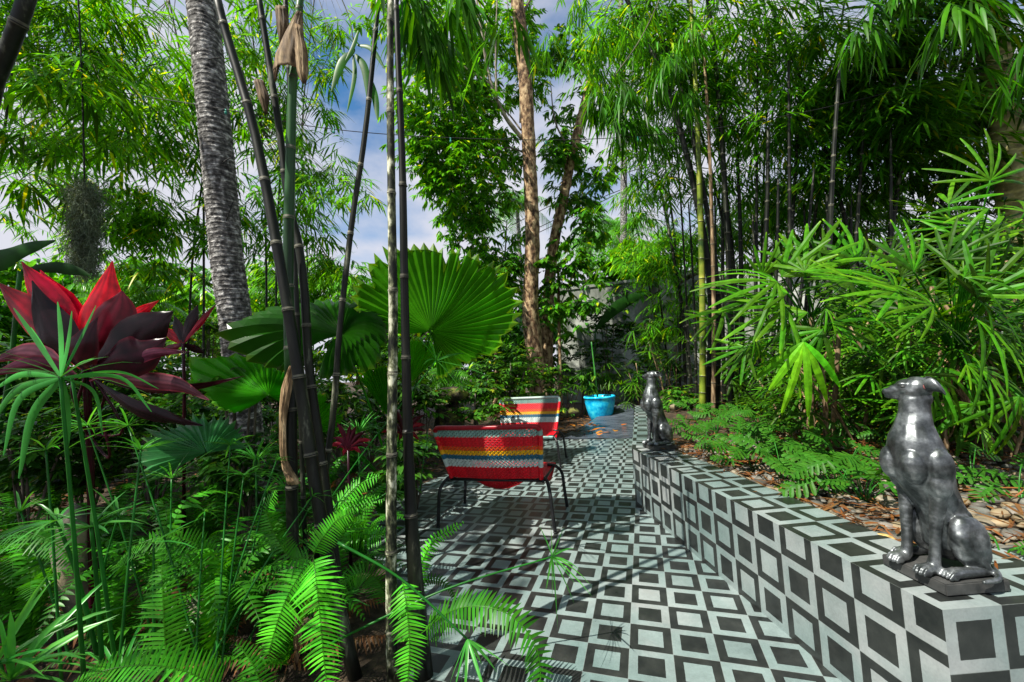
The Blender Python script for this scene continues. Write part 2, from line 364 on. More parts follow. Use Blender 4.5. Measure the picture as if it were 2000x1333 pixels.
def planter():
    d = (P1-P0).normalized(); n = V(-d.y, d.x, 0)
    if n.x < 0: n = -n
    Ln = (P1-P0).length; Z = V(0, 0, 1); F_ = []
    e3 = V(.943, .333, 0).normalized()
    # front run: face, top
    F_.append(([P0, P1, P1+Z*HW, P0+Z*HW], [(0, 0), (Ln/T, 0), (Ln/T, HW/T), (0, HW/T)]))
    A, B = P0+Z*HW, P1+Z*HW
    n3 = V(-e3.y, e3.x, 0)
    # corners of inner edge
    Ai = P0+V(WW, .06, 0)+Z*HW
    # intersection of inner line (offset WW) with inner line of third run (offset WW)
    def isect(p, u, q, w):
        den = u.x*w.y-u.y*w.x; k = ((q.x-p.x)*w.y-(q.y-p.y)*w.x)/den; return p+u*k
    Bi = isect(P0+n*WW, d, P1+n3*WW, e3); Bi = V(Bi.x, Bi.y, HW)
    def uvt(p): q = p-A; return (q.dot(d)/T, q.dot(n)/T)
    F_.append(([A, B, Bi, Ai], [uvt(q) for q in (A, B, Bi, Ai)]))
    # far run
    E = V(-.02, 4.0, 0)
    F_.append(([E, P0, P0+Z*HW, E+Z*HW], [(-(E-P0).length/T, 0), (0, 0), (0, HW/T), (-(E-P0).length/T, HW/T)]))
    Ei = E+V(WW, 0, 0)+Z*HW
    def uv1(p): q = p-A; return (q.x/T, q.y/T)
    F_.append(([A, Ai, Ei, E+Z*HW], [uv1(q) for q in (A, Ai, Ei, E+Z*HW)]))
    # near run, to the right
    L3 = 2.2; G = P1+e3*L3
    def uv3f(s, z): return (s/T, 1+(z-HW)/T+7)
    F_.append(([P1, G, G+Z*HW, P1+Z*HW], [uv3f(0, 0), uv3f(L3, 0), uv3f(L3, HW), uv3f(0, HW)]))
    Gi = G+n3*WW+Z*HW
    def uv3(p): q = p-B; return (q.dot(e3)/T, q.dot(n3)/T+1)
    F_.append(([B, G+Z*HW, Gi, Bi], [uv3(q) for q in (B, G+Z*HW, Gi, Bi)]))
    # inner faces down into the bed
    for a, c in ((Ai, Bi), (Bi, Gi), (Ei, Ai)):
        F_.append(([c, a, a-Z*.06, c-Z*.06], [(0, 0), (1, 0), (1, .3), (0, .3)]))
    w = uvmesh('planter_wall', F_, m_tile)
    tag(w, 'low bent garden wall clad in black and grey square-in-square cement tiles beside the patio', 'wall')
planter()

def back_wall(name, pts, h, label):
    b = MB()
    for (x0, y0, z0), (x1, y1, z1) in zip(pts[:-1], pts[1:]):
        a, c = V(x0, y0, z0), V(x1, y1, z1); n = (c-a).cross(V(0, 0, 1)).normalized()*.12
        for s, t_ in ((0, h),): 
            pass
        q = [a, c, c+n, a+n]; up = V(0, 0, h)
        i = [b.vert(v) for v in q]+[b.vert(v+up) for v in q]
        for f in ((0, 1, 5, 4), (1, 2, 6, 5), (2, 3, 7, 6), (3, 0, 4, 7), (4, 5, 6, 7)): b.face([i[k] for k in f])
        cap = [a-n*.3, c-n*.3, c+n*1.3, a+n*1.3]; i = [b.vert(v+up) for v in cap]+[b.vert(v+up+V(0, 0, .07)) for v in cap]
        for f in ((3, 2, 1, 0), (0, 1, 5, 4), (1, 2, 6, 5), (2, 3, 7, 6), (3, 0, 4, 7), (4, 5, 6, 7)): b.face([i[k] for k in f])
    o = b.build(name, m_wallp, smooth=False); tag(o, label, 'wall')
g0 = atd(1090, 700, 11.5); g1 = atd(1420, 690, 10.0); g2 = atd(2250, 640, 6.6)
back_wall('garden_wall', [(g0.x, g0.y, 0), (g1.x, g1.y, 0), (g2.x, g2.y, 0)], 3.1, 'tall pale plaster garden wall seen in gaps behind the bamboo on the right')

# ------------------------------------------------------------------ vegetation tools
def norm(a): return a/np.maximum(np.linalg.norm(a, axis=-1, keepdims=True), 1e-9)
ST_T = np.array([0, .12, .38, .70, 1.0])
def leafset(B, D, S, ln, wd, droop, tint, prof=(.10, .75, 1.0, .70, 0.0), fold=.22):
    """many small folded leaf blades as numpy arrays -> (verts, loops, sizes, tints)"""
    n = len(B); D = norm(D); S = norm(S-D*np.sum(S*D, 1, keepdims=True)); Nn = np.cross(S, D)
    V_ = np.zeros((n, 14, 3), dtype=np.float64); k = 0
    ln = ln[:, None]; wd = wd[:, None]; dr = droop[:, None]
    g = np.array([0, 0, -1.0])
    st = []
    for i, t in enumerate(ST_T[:4]):
        c = B+D*ln*t+g*dr*ln*t*t; h = prof[i]*wd*.5
        V_[:, k] = c-S*h+Nn*h*fold; V_[:, k+1] = c; V_[:, k+2] = c+S*h+Nn*h*fold; k += 3
    V_[:, 12] = B+D*ln+g*dr*ln
    V_ = V_[:, :13]
    F = []
    for i in range(3):
        a = i*3; b = a+3
        F += [(a, a+1, b+1, b), (a+1, a+2, b+2, b+1)]
    F += [(9, 10, 12), (10, 11, 12)]
    flat = np.array([i for f in F for i in f]); sz = np.array([len(f) for f in F])
    loops = (flat[None, :]+(np.arange(n)*13)[:, None]).ravel()
    return V_.reshape(-1, 3), loops, np.tile(sz, n), np.repeat(tint, 13, axis=0)
def merge_sets(sets):
    vs, ls, ss, ts = [], [], [], []; o = 0
    for v, l, s, t in sets:
        vs.append(v); ls.append(l+o); ss.append(s); ts.append(t); o += len(v)
    return np.concatenate(vs), np.concatenate(ls), np.concatenate(ss), np.concatenate(ts)
def set_mesh(name, sets, m):
    v, l, s, t = merge_sets(sets); me = bpy.data.meshes.new(name)
    mk_mesh(me, v.astype(np.float32), l.astype(np.int32), s.astype(np.int32), t.astype(np.float32)); me.materials.append(m); return me
def tints(n, lo=.38, hi=1.75, yellow=.045, warm=.4):
    b = lo+(hi-lo)*nr.rand(n)**1.3; w = nr.rand(n)*warm
    t = np.stack([b*(1+w*2.2), b*(1+w*.5), b*(1-w*.3)], 1)
    y = nr.rand(n) < yellow
    t[y] = np.stack([6+4*nr.rand(y.sum()), 1.8+1.0*nr.rand(y.sum()), 1.0+nr.rand(y.sum())], 1) if y.any() else t[y]
    return t
def sprays(C, ln, wd, leaves=7, twig=.30, droop=.35, up=0.0, spread=.9, tint=None, out=None, prof=(.10, .75, 1.0, .70, 0.0), hang=0.25, fold=.22, sid=0.0):
    """C: twig base points; each twig carries `leaves` blades, alternating and drooping"""
    n = len(C); az = nr.rand(n)*2*math.pi
    TD = np.stack([np.cos(az), np.sin(az), -hang+up+.5*(nr.rand(n)-.5)], 1)
    if out is not None: TD = TD+out
    TD = norm(TD); tl = twig*(.6+.8*nr.rand(n))
    sets = []
    side0 = norm(np.cross(TD, np.array([0, 0, 1.0])))
    upv = np.cross(side0, TD)
    for k in range(leaves):
        f = (.25+.75*(k+nr.rand(n)*.6)/leaves)
        B = C+TD*(tl*f)[:, None]+np.array([0, 0, -1.])*(droop*.5*tl*f*f)[:, None]
        sg = 1 if k % 2 else -1
        a = spread*(.5+.7*nr.rand(n))*(1-.55*k/leaves)
        D = TD*np.cos(a)[:, None]+side0*(sg*np.sin(a))[:, None]+upv*(.5*(nr.rand(n)-.5))[:, None]+np.array([0, 0, -1.])*(.15+.3*nr.rand(n))[:, None]
        S = np.cross(D, np.array([0, 0, 1.]))+.7*(nr.rand(n, 3)-.5)
        l = ln*(.6+.6*nr.rand(n)); 
        sets.append(leafset(B, D, S, l, wd*(.75+.5*nr.rand(n))*l/ln, droop*(.4+nr.rand(n)), tints(n) if tint is None else tint(n), prof, fold))
    w = leafset(C, TD, side0, tl, np.full(n, max(.0025, ln*.018)), np.full(n, droop*.5), np.full((n, 3), .5), (1, 1, .8, .5, .3), 1.0)
    sets.append(w); return sets
def blob(cx, cy, rx, ry, D, dD, n, clump=.35):
    """points of a foliage mass centred where pixel (cx, cy) is seen, D metres away, dD deep"""
    m = max(3, int(n*.10)); out = []
    cen = []
    while len(cen) < m:
        a, b, c = nr.rand(3)*2-1
        if a*a+b*b+c*c <= 1: cen.append((a, b, c))
    for i in range(n):
        a, b, c = cen[nr.randint(m)]; g = nr.randn(3)*clump*.42
        a, b, c = a+g[0], b+g[1], c+g[2]
        DD = D+c*dD
        # real size: the mass keeps its metric size whatever the depth of the point
        p = atd(cx, cy, D)+RT*(a*px(rx, D))+UP*(b*px(ry, D))+FW*(c*dD)
        if p.z < .05: continue
        out.append(p)
    return np.array([tuple(p) for p in out])
def foliage(name, m, parent, blobs, ln, wd, **k):
    C = np.concatenate([blob(*b) for b in blobs]); return link(name, set_mesh(name, sprays(C, ln, wd, **k), m), parent)

def cane(name, pts, dia, m, label, cat='bamboo cane', group=None, internode=.30, seg=12, node_w=.007, parent=None, D=None, smoothn=14, sheaths=(), bump=1.16, tint=1.0):
    P = bez(pts, smoothn); n = len(P)
    dd = np.interp(np.linspace(0, 1, n), np.linspace(0, 1, len(dia)), dia)
    L = [0]
    for i in range(1, n): L.append(L[-1]+(P[i]-P[i-1]).length)
    tot = L[-1]
    def at(s):
        i = int(np.searchsorted(L, s))-1; i = max(0, min(n-2, i)); f = (s-L[i])/max(1e-9, L[i+1]-L[i]); return P[i].lerp(P[i+1], f), (dd[i]*(1-f)+dd[i+1]*f)/2
    st = []; s = 0; nodes = []
    q = internode*(.3+.5*rnd.random())
    while q < tot: nodes.append(q); q += internode*(.85+.3*rnd.random())
    ev = sorted(set([0, tot]+[x for a in nodes for x in (a-node_w*1.6, a-node_w*.5, a, a+node_w*.5, a+node_w*2)]+list(np.linspace(0, tot, max(8, int(tot/.12))))))
    ev = [e for e in ev if 0 <= e <= tot]
    b = MB(); prev = None; a = None
    for e in ev:
        p, r = at(e); p2, _ = at(min(tot, e+.01)); p0, _ = at(max(0, e-.01)); t = (p2-p0).normalized()
        near = min([abs(e-x) for x in nodes] or [9])
        k = 1.0
        if near < 1e-6: k = bump
        elif near <= node_w*.55: k = 1+(bump-1)*.5
        if a is None: a = t.orthogonal().normalized()
        a = (a-t*a.dot(t)).normalized(); bb = t.cross(a); ring = []
        tn = tint*(.8+.4*rnd.random()); b.ct = (tn, tn, tn)
        for j in range(seg):
            an = 2*math.pi*j/seg; ring.append(b.vert(p+a*(math.cos(an)*r*k)+bb*(math.sin(an)*r*k)))
        if prev:
            for j in range(seg): b.face((prev[j], prev[(j+1) % seg], ring[(j+1) % seg], ring[j]), 1 if near < node_w*.6 and k < bump else 0)
        else: b.face(ring[::-1])
        prev = ring
    b.face(prev)
    o = b.build(name, [m, m_node], parent)
    if parent is None: tag(o, label, cat, group)
    return o

def fan_leaf_px(parent, hub, rim, m=None, N_=34, pleat=.010, cup=.03, teeth=.06, closed=False, tint=(1, 1, 1), name='leaf', flip=1):
    """pleated fan leaf: hub=(x,y,D), rim=[(x,y,D)...]"""
    H = atd(*hub); Rm = [atd(*r) for r in rim]; S = bez(Rm, 12); n = len(S)
    L = [0]
    for i in range(1, n): L.append(L[-1]+((S[i]-H).normalized()-(S[i-1]-H).normalized()).length)
    def at(s):
        i = max(0, min(n-2, int(np.searchsorted(L, s))-1)); f = (s-L[i])/max(1e-9, L[i+1]-L[i]); return S[i].lerp(S[i+1], f)
    K = 2*N_; R = [.015, .12, .25, .4, .55, .7, .83, .93, 1.0]
    pts = [at(L[-1]*k/K) for k in range(K+1)]
    nrm = Vector((0, 0, 0))
    for k in range(K): nrm += (pts[k]-H).cross(pts[k+1]-H)
    nrm.normalize(); 
    if nrm.dot(CAM-H) < 0: nrm = -nrm
    nrm *= flip
    b = MB(); grid = []
    for k, p in enumerate(pts):
        row = []; ridge = k % 2; v = rnd.random(); gap = (rnd.random() < .10)*rnd.uniform(.08, .30)
        c = [tint[i]*(.62+.62*rnd.random()) for i in range(3)]; g = sum(c)/3
        b.ct = (tint[0]*g/(sum(tint)/3), tint[1]*g/(sum(tint)/3), tint[2]*g/(sum(tint)/3))
        for r in R:
            rr = r
            if r == 1.0: b.ct = (b.ct[0]*2.6, b.ct[1]*1.1, b.ct[2]*1.2)
            if r > .9: rr = r*(1-gap*(.4 if r < 1 else 1))
            if r == 1.0: rr = (1-gap)*1.0+(teeth*.5 if ridge else -teeth*.7)+(v-.5)*teeth*.5
            q = H+(p-H)*rr+nrm*(cup*math.sin(math.pi*min(1, r*.9))+(pleat if ridge else -pleat)*min(1, r*1.6)*(1 if r < 1 else .3))
            q += Vector((0, 0, -1))*(.03*r**3*(.4+.6*math.sin(k*.35)**2))
            row.append(b.vert(q))
        grid.append(row)
    for k in range(K):
        for i in range(len(R)-1): b.face((grid[k][i], grid[k][i+1], grid[k+1][i+1], grid[k+1][i]))
    return b.build(name, m or m_fan, parent, smooth=False)

# palmate leaf of a lady palm, hub at the origin, pointing along +x, upper side +z
def rhapis_mesh(nseg, spread, ln, wd, droop, seed, tone=1.0):
    r = random.Random(seed); b = MB()
    for k in range(nseg):
        f = (k/(nseg-1)-.5)*2; a = f*spread; l = ln*(1-.28*f*f)*(.88+.24*r.random())
        d = Vector((math.cos(a), math.sin(a), .12*(r.random()-.3))); s = Vector((-math.sin(a), math.cos(a), .25*(r.random()-.5)))
        dr = droop*(.5+r.random()); g = tone*(.45+.9*r.random()); y = 1+1.0*r.random(); b.ct = (g*y, g, g*.9)
        pts = []; ws = []
        for t, w in ((.0, .22), (.12, .55), (.3, .92), (.55, 1.0), (.78, .85), (.93, .55), (1.0, .28)):
            pts.append(d*(l*t)+Vector((0, 0, -dr*l*t*t))); ws.append(wd*w)
        tipc = (6, 2.2, 2.5) if r.random() < .35 else (g*y*1.5, g*1.3, g)
        b.ribbon(pts, ws, s, fold=.28, cts=[(g*y, g, g*.9)]*5+[(g*y*1.3, g*1.15, g*.9), tipc])
        # fine ribs: a narrow raised keel
    return b.mesh('palmate_leaf', m_rhapis, smooth=False)
RH = [rhapis_mesh(n_, sp_, 1.0, w_, dr_, sd_*10+k_, tn_) for k_, tn_ in enumerate((1.0, .45)) for n_, sp_, w_, dr_, sd_ in ((7, 1.2, .076, .22, 1), (6, 1.0, .084, .40, 2), (9, 1.5, .060, .35, 3), (7, 1.1, .072, .15, 4), (6, .85, .080, .12, 5), (8, 1.2, .066, .9, 6), (5, .9, .085, .55, 7))]
RHY = rhapis_mesh(6, .8, 1.0, .10, .75, 9, 3.0)
def place(me, name, parent, hub, axis, upv, scale, base):
    ax = Vector(axis).normalized(); u = Vector(upv); u = (u-ax*u.dot(ax))
    if u.length < 1e-4: u = ax.orthogonal()
    u.normalize(); s = u.cross(ax)
    Mx = Matrix(((ax.x, s.x, u.x, 0), (ax.y, s.y, u.y, 0), (ax.z, s.z, u.z, 0), (0, 0, 0, 1)))
    o = bpy.data.objects.new(name, me); COL.objects.link(o); o.parent = parent
    o.matrix_basis = Matrix.Translation(Vector(hub)-Vector(base)) @ Mx @ Matrix.Scale(scale, 4); return o
def rhapis(stems, hubs, label, group=None, srad=.011, seed=0):
    """stems: [(base3d, top3d)], hubs: [(x,y,D,len_m,(dx,dy) screen direction, variant)]"""
    r = random.Random(seed); base = stems[0][0]; t = thing('lady_palm', label, 'palm', base, group)
    for a, c in stems:
        b = MB(); mid = a.lerp(c, .5)+Vector((r.random()-.5, r.random()-.5, 0))*.05; P = bez([a, mid, c], 10)
        b.ct = (.8, .8, .8); b.tube(P, [srad*(1+.25*(i % 3 == 0)+.2*r.random()) for i in range(len(P))], 8)
        for i in range(0, len(P)-2, 2):   # torn fibre sheaths
            q = P[i]; an = r.random()*6.28; d = Vector((math.cos(an), math.sin(an), 1.2))
            b.ct = (1.2, 1.1, 1); b.ribbon([q, q+d*.03, q+d*.055+Vector((0, 0, .02))], [.03, .02, .004], Vector((-math.sin(an), math.cos(an), 0)))
        b.build('stem', m_sheath, t)
    pb = MB(); pb.ct = (.8, .9, .8)
    for h in hubs:
        x, y, D, ln, dr, v = h[:6]; hub = atd(x, y, D); top = min((c for a, c in stems), key=lambda c: (c-hub).length)
        ax = RT*dr[0]-UP*dr[1]+FW*(r.random()-.5)*.6
        if len(h) > 6: ax = RT*dr[0]-UP*dr[1]+FW*h[6]
        up = Vector((0, 0, 1))*1.0-FW*.9+RT*(r.random()-.5)*.6
        me = RHY if v == 'y' else RH[v % 7]
        if v != 'y': hub = hub+Vector(ax).normalized()*(.06+.07*r.random()); ln = ln*.82
        place(me, 'leaf', t, hub, ax, up, ln, base)
        if v != 'y':
            for _ in range(3):
                h2 = hub+Vector((r.uniform(-.24, .24), r.uniform(-.05, .28), r.uniform(-.22, .14))); place(RH[r.randrange(len(RH))], 'leaf', t, h2, ax+Vector((r.uniform(-.7, .7), r.uniform(-.7, .7), r.uniform(-.6, .4))), up+Vector((r.uniform(-.5, .5), 0, 0)), ln*r.uniform(.5, .85), base); pb.tube(bez([top, top.lerp(h2, .5)+Vector((0, 0, .05)), h2], 5), .0035, 5)
        mid = top.lerp(hub, .5)+Vector((0, 0, .06)); pb.tube(bez([top, mid, hub], 6), .0042, 5)
    pb.build('leaf_stalks', m_rhapis, t); return t
def rhapis_auto(bx, by, D, h, n, ln, label, group=None, seed=0, spread=.35, zb=None, srad=.008, nst=4):
    """a clump: base seen at (bx,by), D away; h tall"""
    r = random.Random(seed+100); b0 = atd(bx, by, D)
    if zb is not None: b0.z = zb
    b0.z = max(b0.z, 0)
    t = thing('lady_palm', label, 'palm', b0, group); tops = []
    for k in range(nst):
        a = b0+Vector((r.uniform(-.1, .1), r.uniform(-.1, .1), -.02)); c = b0+Vector((r.uniform(-1, 1)*spread, r.uniform(-1, 1)*spread*.6, h*r.uniform(.55, 1)))
        b = MB(); b.tube(bez([a, a.lerp(c, .5)+Vector((0, 0, .05)), c], 5), srad, 6); b.build('stem', m_sheath, t); tops.append(c)
    pb = MB(); pb.ct = (.7, .8, .7)
    for k in range(n):
        c = tops[k % nst]-Vector((0, 0, r.random()*h*.35)); an = r.random()*6.283; el = r.uniform(-.3, .9)
        d = Vector((math.cos(an)*math.cos(el), math.sin(an)*math.cos(el), math.sin(el))); L_ = ln*r.uniform(.5, .9); hub = c+d*L_+Vector((0, 0, -.1*L_))
        ax = (d+Vector((0, 0, -.45))).normalized(); place(RH[r.randrange(len(RH))], 'leaf', t, hub, ax, Vector((0, 0, 1))-FW*.25, ln*r.uniform(.75, 1.15), b0)
        pb.tube([c, c.lerp(hub, .5)+Vector((0, 0, .03)), hub], .003, 4)
    pb.build('leaf_stalks', m_rhapis, t); return t

# fern frond along +x, arching; local coordinates
def frond_set(P, npair, pl, pw, normal, tn=1.0, jit=.1, taper=True, droop=.15):
    """pinnae along the 3-D path P"""
    P = [np.array(tuple(p)) for p in P]; n = len(P); L = np.array([0]+list(np.cumsum([np.linalg.norm(P[i+1]-P[i]) for i in range(n-1)])))
    Pa = np.array(P); s = np.linspace(.06, .995, npair)*L[-1]
    B = np.stack([np.interp(s, L, Pa[:, i]) for i in range(3)], 1); B2 = np.stack([np.interp(np.minimum(s+.01, L[-1]), L, Pa[:, i]) for i in range(3)], 1); B1 = np.stack([np.interp(s-.01, L, Pa[:, i]) for i in range(3)], 1)
    Tn = norm(B2-B1); nn = np.array(tuple(normal))[None, :]; S = norm(np.cross(Tn, nn)); f = s/L[-1]
    pw = min(pw, .74*L[-1]/npair)
    prof = np.minimum(1, .55+f*2.5)*np.sqrt(np.maximum(0.0, 1-f**2.2))+.06
    sets = []
    for sg in (1, -1):
        D = S*sg+Tn*.28+.10*(nr.rand(npair, 3)-.5)
        g = tn*(.75+.5*nr.rand(npair)); t = np.stack([g*(1+.5*nr.rand(npair)), g, g*.9], 1)
        keep = nr.rand(npair) > .03; D = D+(nr.rand(npair, 1) > .93)*nn*-.8
        sets.append(leafset(B, D, Tn+nn*.25*sg, pl*prof*(1-jit+2*jit*nr.rand(npair))*np.where(keep, 1, .25), np.full(npair, pw)*np.sqrt(prof), np.full(npair, droop)*(.5+nr.rand(npair)), t, prof=(.9, 1.0, .9, .6, 0), fold=.15))
    # rachis
    sets.append(leafset(Pa[:-1], Pa[1:]-Pa[:-1], np.cross(Pa[1:]-Pa[:-1], nn)+1e-6, np.linalg.norm(Pa[1:]-Pa[:-1], axis=1)*1.02, np.full(n-1, .0035), np.zeros(n-1), np.full((n-1, 3), .8)*np.array([[1.6, 1, .8]]), prof=(1, 1, 1, 1, 1), fold=.6))
    return sets
def frond_px(parent, pts, pl, npair, tone=1.0, normal=None, name='frond', m=None, pw=None):
    P = bez([atd(*p) for p in pts], 8); nn = normal if normal is not None else (-FW+UP*.3)
    return link(name, set_mesh('frond', frond_set(P, npair, pl, pw or pl*.30, Vector(nn).normalized(), tone), m or m_fern), parent)
def frond_local(seed, arch, tone, dead=False):
    P = []; r = random.Random(seed); k = r.uniform(-.15, .15)
    for i in range(13):
        t = i/12; P.append(Vector((t*.85, k*t*t, arch*math.sin(t*2.4)*.55-.12*t**3)))
    return set_mesh('frond', frond_set(P, 34 if not dead else 26, .105 if not dead else .08, .030, Vector((0, 0, 1)), tone, droop=.25 if not dead else .9, jit=.1 if not dead else .45), m_fern if not dead else m_litter)
FR = [frond_local(s, a, tn) for s, a, tn in ((1, .8, 1), (2, 1.1, .8), (3, .5, 1.15), (4, .95, .9), (5, .3, 1.05), (6, .7, .6), (7, 1.2, 1.5), (8, .6, .8))]+[frond_local(9, .1, 1.0, True)]
def fern(p, n, size, label, group=None, seed=0, az0=0, az1=6.283, tiltr=(.1, .7)):
    r = random.Random(seed); t = thing('sword_fern', label, 'fern', p, group)
    for k in range(n):
        an = az0+(az1-az0)*(k+r.random())/n; el = r.uniform(*tiltr)
        d = Vector((math.cos(an)*math.cos(el), math.sin(an)*math.cos(el), math.sin(el)))
        place(FR[r.randrange(len(FR))], 'frond', t, p, d, Vector((0, 0, 1)), size*r.uniform(.75, 1.15), p)
    return t

def umbel_set(hub, axis, n, ln, wd, spread=1.2, seed=0, droop=.35, tone=1.0, upright=0):
    r = np.random.RandomState(seed); ax = np.array(tuple(Vector(axis).normalized())); o = np.cross(ax, [0, 0, 1.]); o = norm(o[None])[0] if np.linalg.norm(o) > .1 else np.array([1., 0, 0]); q = np.cross(ax, o)
    an = np.arange(n)/n*2*math.pi*2.4+r.rand(n)*.5; sp = spread*(.55+.6*r.rand(n))
    D = ax[None]*np.cos(sp)[:, None]+(o[None]*np.cos(an)[:, None]+q[None]*np.sin(an)[:, None])*np.sin(sp)[:, None]
    S = np.cross(D, ax[None])+.3*(r.rand(n, 3)-.5); g = tone*(.7+.7*r.rand(n)); t = np.stack([g*(1+.9*r.rand(n)), g, g*(.9)], 1)
    return leafset(np.repeat(np.array([tuple(hub)]), n, 0), D, S, ln*(.65+.5*r.rand(n)), wd*(.7+.5*r.rand(n)), droop*(.4+r.rand(n)), t, prof=(.35, .8, 1.0, .7, 0), fold=.35)
def sedge(stalks, label, group=None, n=14, seed=0, ln=.2, wd=.010, rad=.0035, tone=1.0, droop=.35):
    """umbrella sedge: stalks = [(base px,py,D),(hub px,py,D)]"""
    b0 = atd(*stalks[0][0]); b0.z = max(b0.z, 0.0); t = thing('umbrella_sedge', label, 'sedge', b0, group)
    for i, st in enumerate(stalks):
        a, h = atd(*st[0]), atd(*st[1]); k = st[2] if len(st) > 2 else {}
        b = MB(); b.ct = (.6, .75, .6); mid = a.lerp(h, .5)+Vector((0, 0, .03)); P = bez([a, mid, h], 6); b.tube(P, [rad*1.3-rad*.5*j/len(P) for j in range(len(P))], 6)
        s = b.build('stalk', m_sedge, t)
        ax = (h-mid).normalized()
        link('leaf_whorl', set_mesh('whorl', [umbel_set(h, k.get('ax', ax), k.get('n', n), k.get('ln', ln), k.get('wd', wd), k.get('sp', 1.25), seed+i, k.get('droop', droop), tone*k.get('tone', 1))], m_sedge), t)
    return t

# ------------------------------------------------------------------ woven chairs
STRIPES = [((.24, .42, .38), .15), ((.72, .006, .020), .19), ((.80, .08, .012), .08), ((.92, .46, .008), .09), ((.02, .13, .22), .09), ((.56, .66, .64), .16), ((.72, .005, .018), .24)]
def chair(name, label, loc, rz, front=(.25, .42, .40), rimc=(.32, .006, .016)):
    t = thing(name, label, 'chair', loc, 'striped cord garden chairs', rz); LOCAL[0] = True
    hb, ht, zb, zt, yb, yt = .315, .362, .315, .675, .05, -.10
    W_ = lambda f: hb+(ht-hb)*f                       # f 0 bottom .. 1 top
    Pt = lambda u, f, off=0: Vector((u*W_(f), yb+(yt-yb)*f-.045*(1-u*u)*(1 if f > 0 else 1)*math.sin(math.pi*min(1, .15+f*.7))-off, zb+(zt-zb)*f))
    # legs: each bent tube of its own
    for sx in (-1, 1):
        for (fx, fy, tx, ty) in ((.40, -.02, .335, .055), (.405, .47, .335, .42)):
            P = bez([(sx*fx, fy, 0), (sx*(fx-.012), fy, .14), (sx*(fx-.022), fy+(ty-fy)*.15, .25), (sx*(tx+.01), ty, .308), (sx*tx*.86, ty, .318)], 6)
            b = MB(); b.tube(P, .0115, 10); b.ball((sx*fx, fy, .006), (.014, .014, .008)); b.build('leg', m_black, t)
    b = MB()
    b.tube([(-.335, .055, .300), (.335, .055, .300)], .009, 8); b.tube([(-.335, .42, .300), (.335, .42, .300)], .009, 8)
    for sx in (-1, 1): b.tube([(sx*.33, .03, .302), (sx*.33, .44, .302)], .009, 8)
    b.build('seat_frame', m_black, t)
    # wrapped rim: coils of cord, one torus-like ring after another
    rim = [(-1, 0), (-1, .3), (-1, .6), (-1, .86), (-.965, .965), (-.87, 1.0), (-.5, 1.0), (0, 1.0), (.5, 1.0), (.87, 1.0), (.965, .965), (1, .86), (1, .6), (1, .3), (1, 0)]
    P = []
    for u, f in rim:
        q = Pt(u, f); P.append(q)
    P = bez(P, 16)
    b = MB()
    Ls = [0]
    for i in range(1, len(P)): Ls.append(Ls[-1]+(P[i]-P[i-1]).length)
    nco = int(Ls[-1]/.0075); prev = None; aa = None; seg = 12
    def stripe_col(f):
        k = 1-f; acc = 0
        for c, w in STRIPES:
            acc += w
            if k <= acc: return c
        return STRIPES[-1][0]
    for i in range(nco*2+1):
        s = Ls[-1]*i/(nco*2); j = max(0, min(len(P)-2, int(np.searchsorted(Ls, s))-1)); f = (s-Ls[j])/max(1e-9, Ls[j+1]-Ls[j]); p = P[j].lerp(P[j+1], f); tt = (P[j+1]-P[j]).normalized()
        if aa is None: aa = tt.orthogonal().normalized()
        aa = (aa-tt*aa.dot(tt)).normalized(); bb = tt.cross(aa); fz = (p.z-zb)/(zt-zb)
        top = fz > .93
        c = rimc if top else stripe_col(fz); v = .85+.3*rnd.random(); b.ct = tuple(x*v for x in c)
        rr = .0168 if i % 2 else .0150
        ring = [b.vert(p+aa*(math.cos(2*math.pi*k/seg)*rr)+bb*(math.sin(2*math.pi*k/seg)*rr)) for k in range(seg)]
        if prev:
            for k in range(seg): b.face((prev[k], prev[(k+1) % seg], ring[(k+1) % seg], ring[k]))
        prev = ring
    b.build('wrapped_rim', m_cord, t)
    # net of cords: neighbouring cords swing apart and together
    b = MB(); nc = 46; rows = 30
    acc = 0.0
    for c, w in STRIPES:
        f1, f0 = 1-acc, 1-acc-w; acc += w
        k0, k1 = f0*rows, f1*rows; ks = np.linspace(k0, k1, max(3, int((k1-k0)*3)+1))
        tight = .35 if c[0] > .5 and c[1] < .02 else 1.0
        for i in range(nc+1):
            u0 = -0.95+1.9*i/nc; pts = []; ws = []
            for k in ks:
                ph = math.sin(math.pi*k)*(1 if i % 2 else -1); u = u0+ph*.0105*tight
                f = k/rows; lim = .965
                pts.append(Pt(u, f*.955+.01, .0016*math.cos(math.pi*k)*(1 if i % 2 else -1))); ws.append(.0126+.0045*(1-tight)/.65)
            v = .82+.36*rnd.random(); b.ct = tuple(x*v for x in c)
            b.ribbon(pts, ws, Vector((1, 0, 0)), fold=-.5); 
    # cross cords, two per row end
    for k in range(0, rows+1, 1):
        f = k/rows*.955+.01; c = stripe_col(f); v = .7; b.ct = tuple(x*v for x in c)
        b.tube([Pt(u, f, -.002) for u in np.linspace(-.96, .96, 13)], .0017, 4, cap=False)
    b.build('woven_backrest', m_cord, t)
    # sagging seat of the same cords
    b = MB()
    prof = [(.045, .318), (.09, .29), (.16, .262), (.24, .252), (.32, .262), (.40, .292), (.455, .325), (.475, .318), (.47, .300)]
    seatc = [(.50, .006, .014), (.50, .006, .014), (.50, .006, .014), (.25, .38, .36), (.25, .42, .40), (.30, .46, .44), (.22, .40, .38), (.22, .40, .38), (.22, .40, .38)]
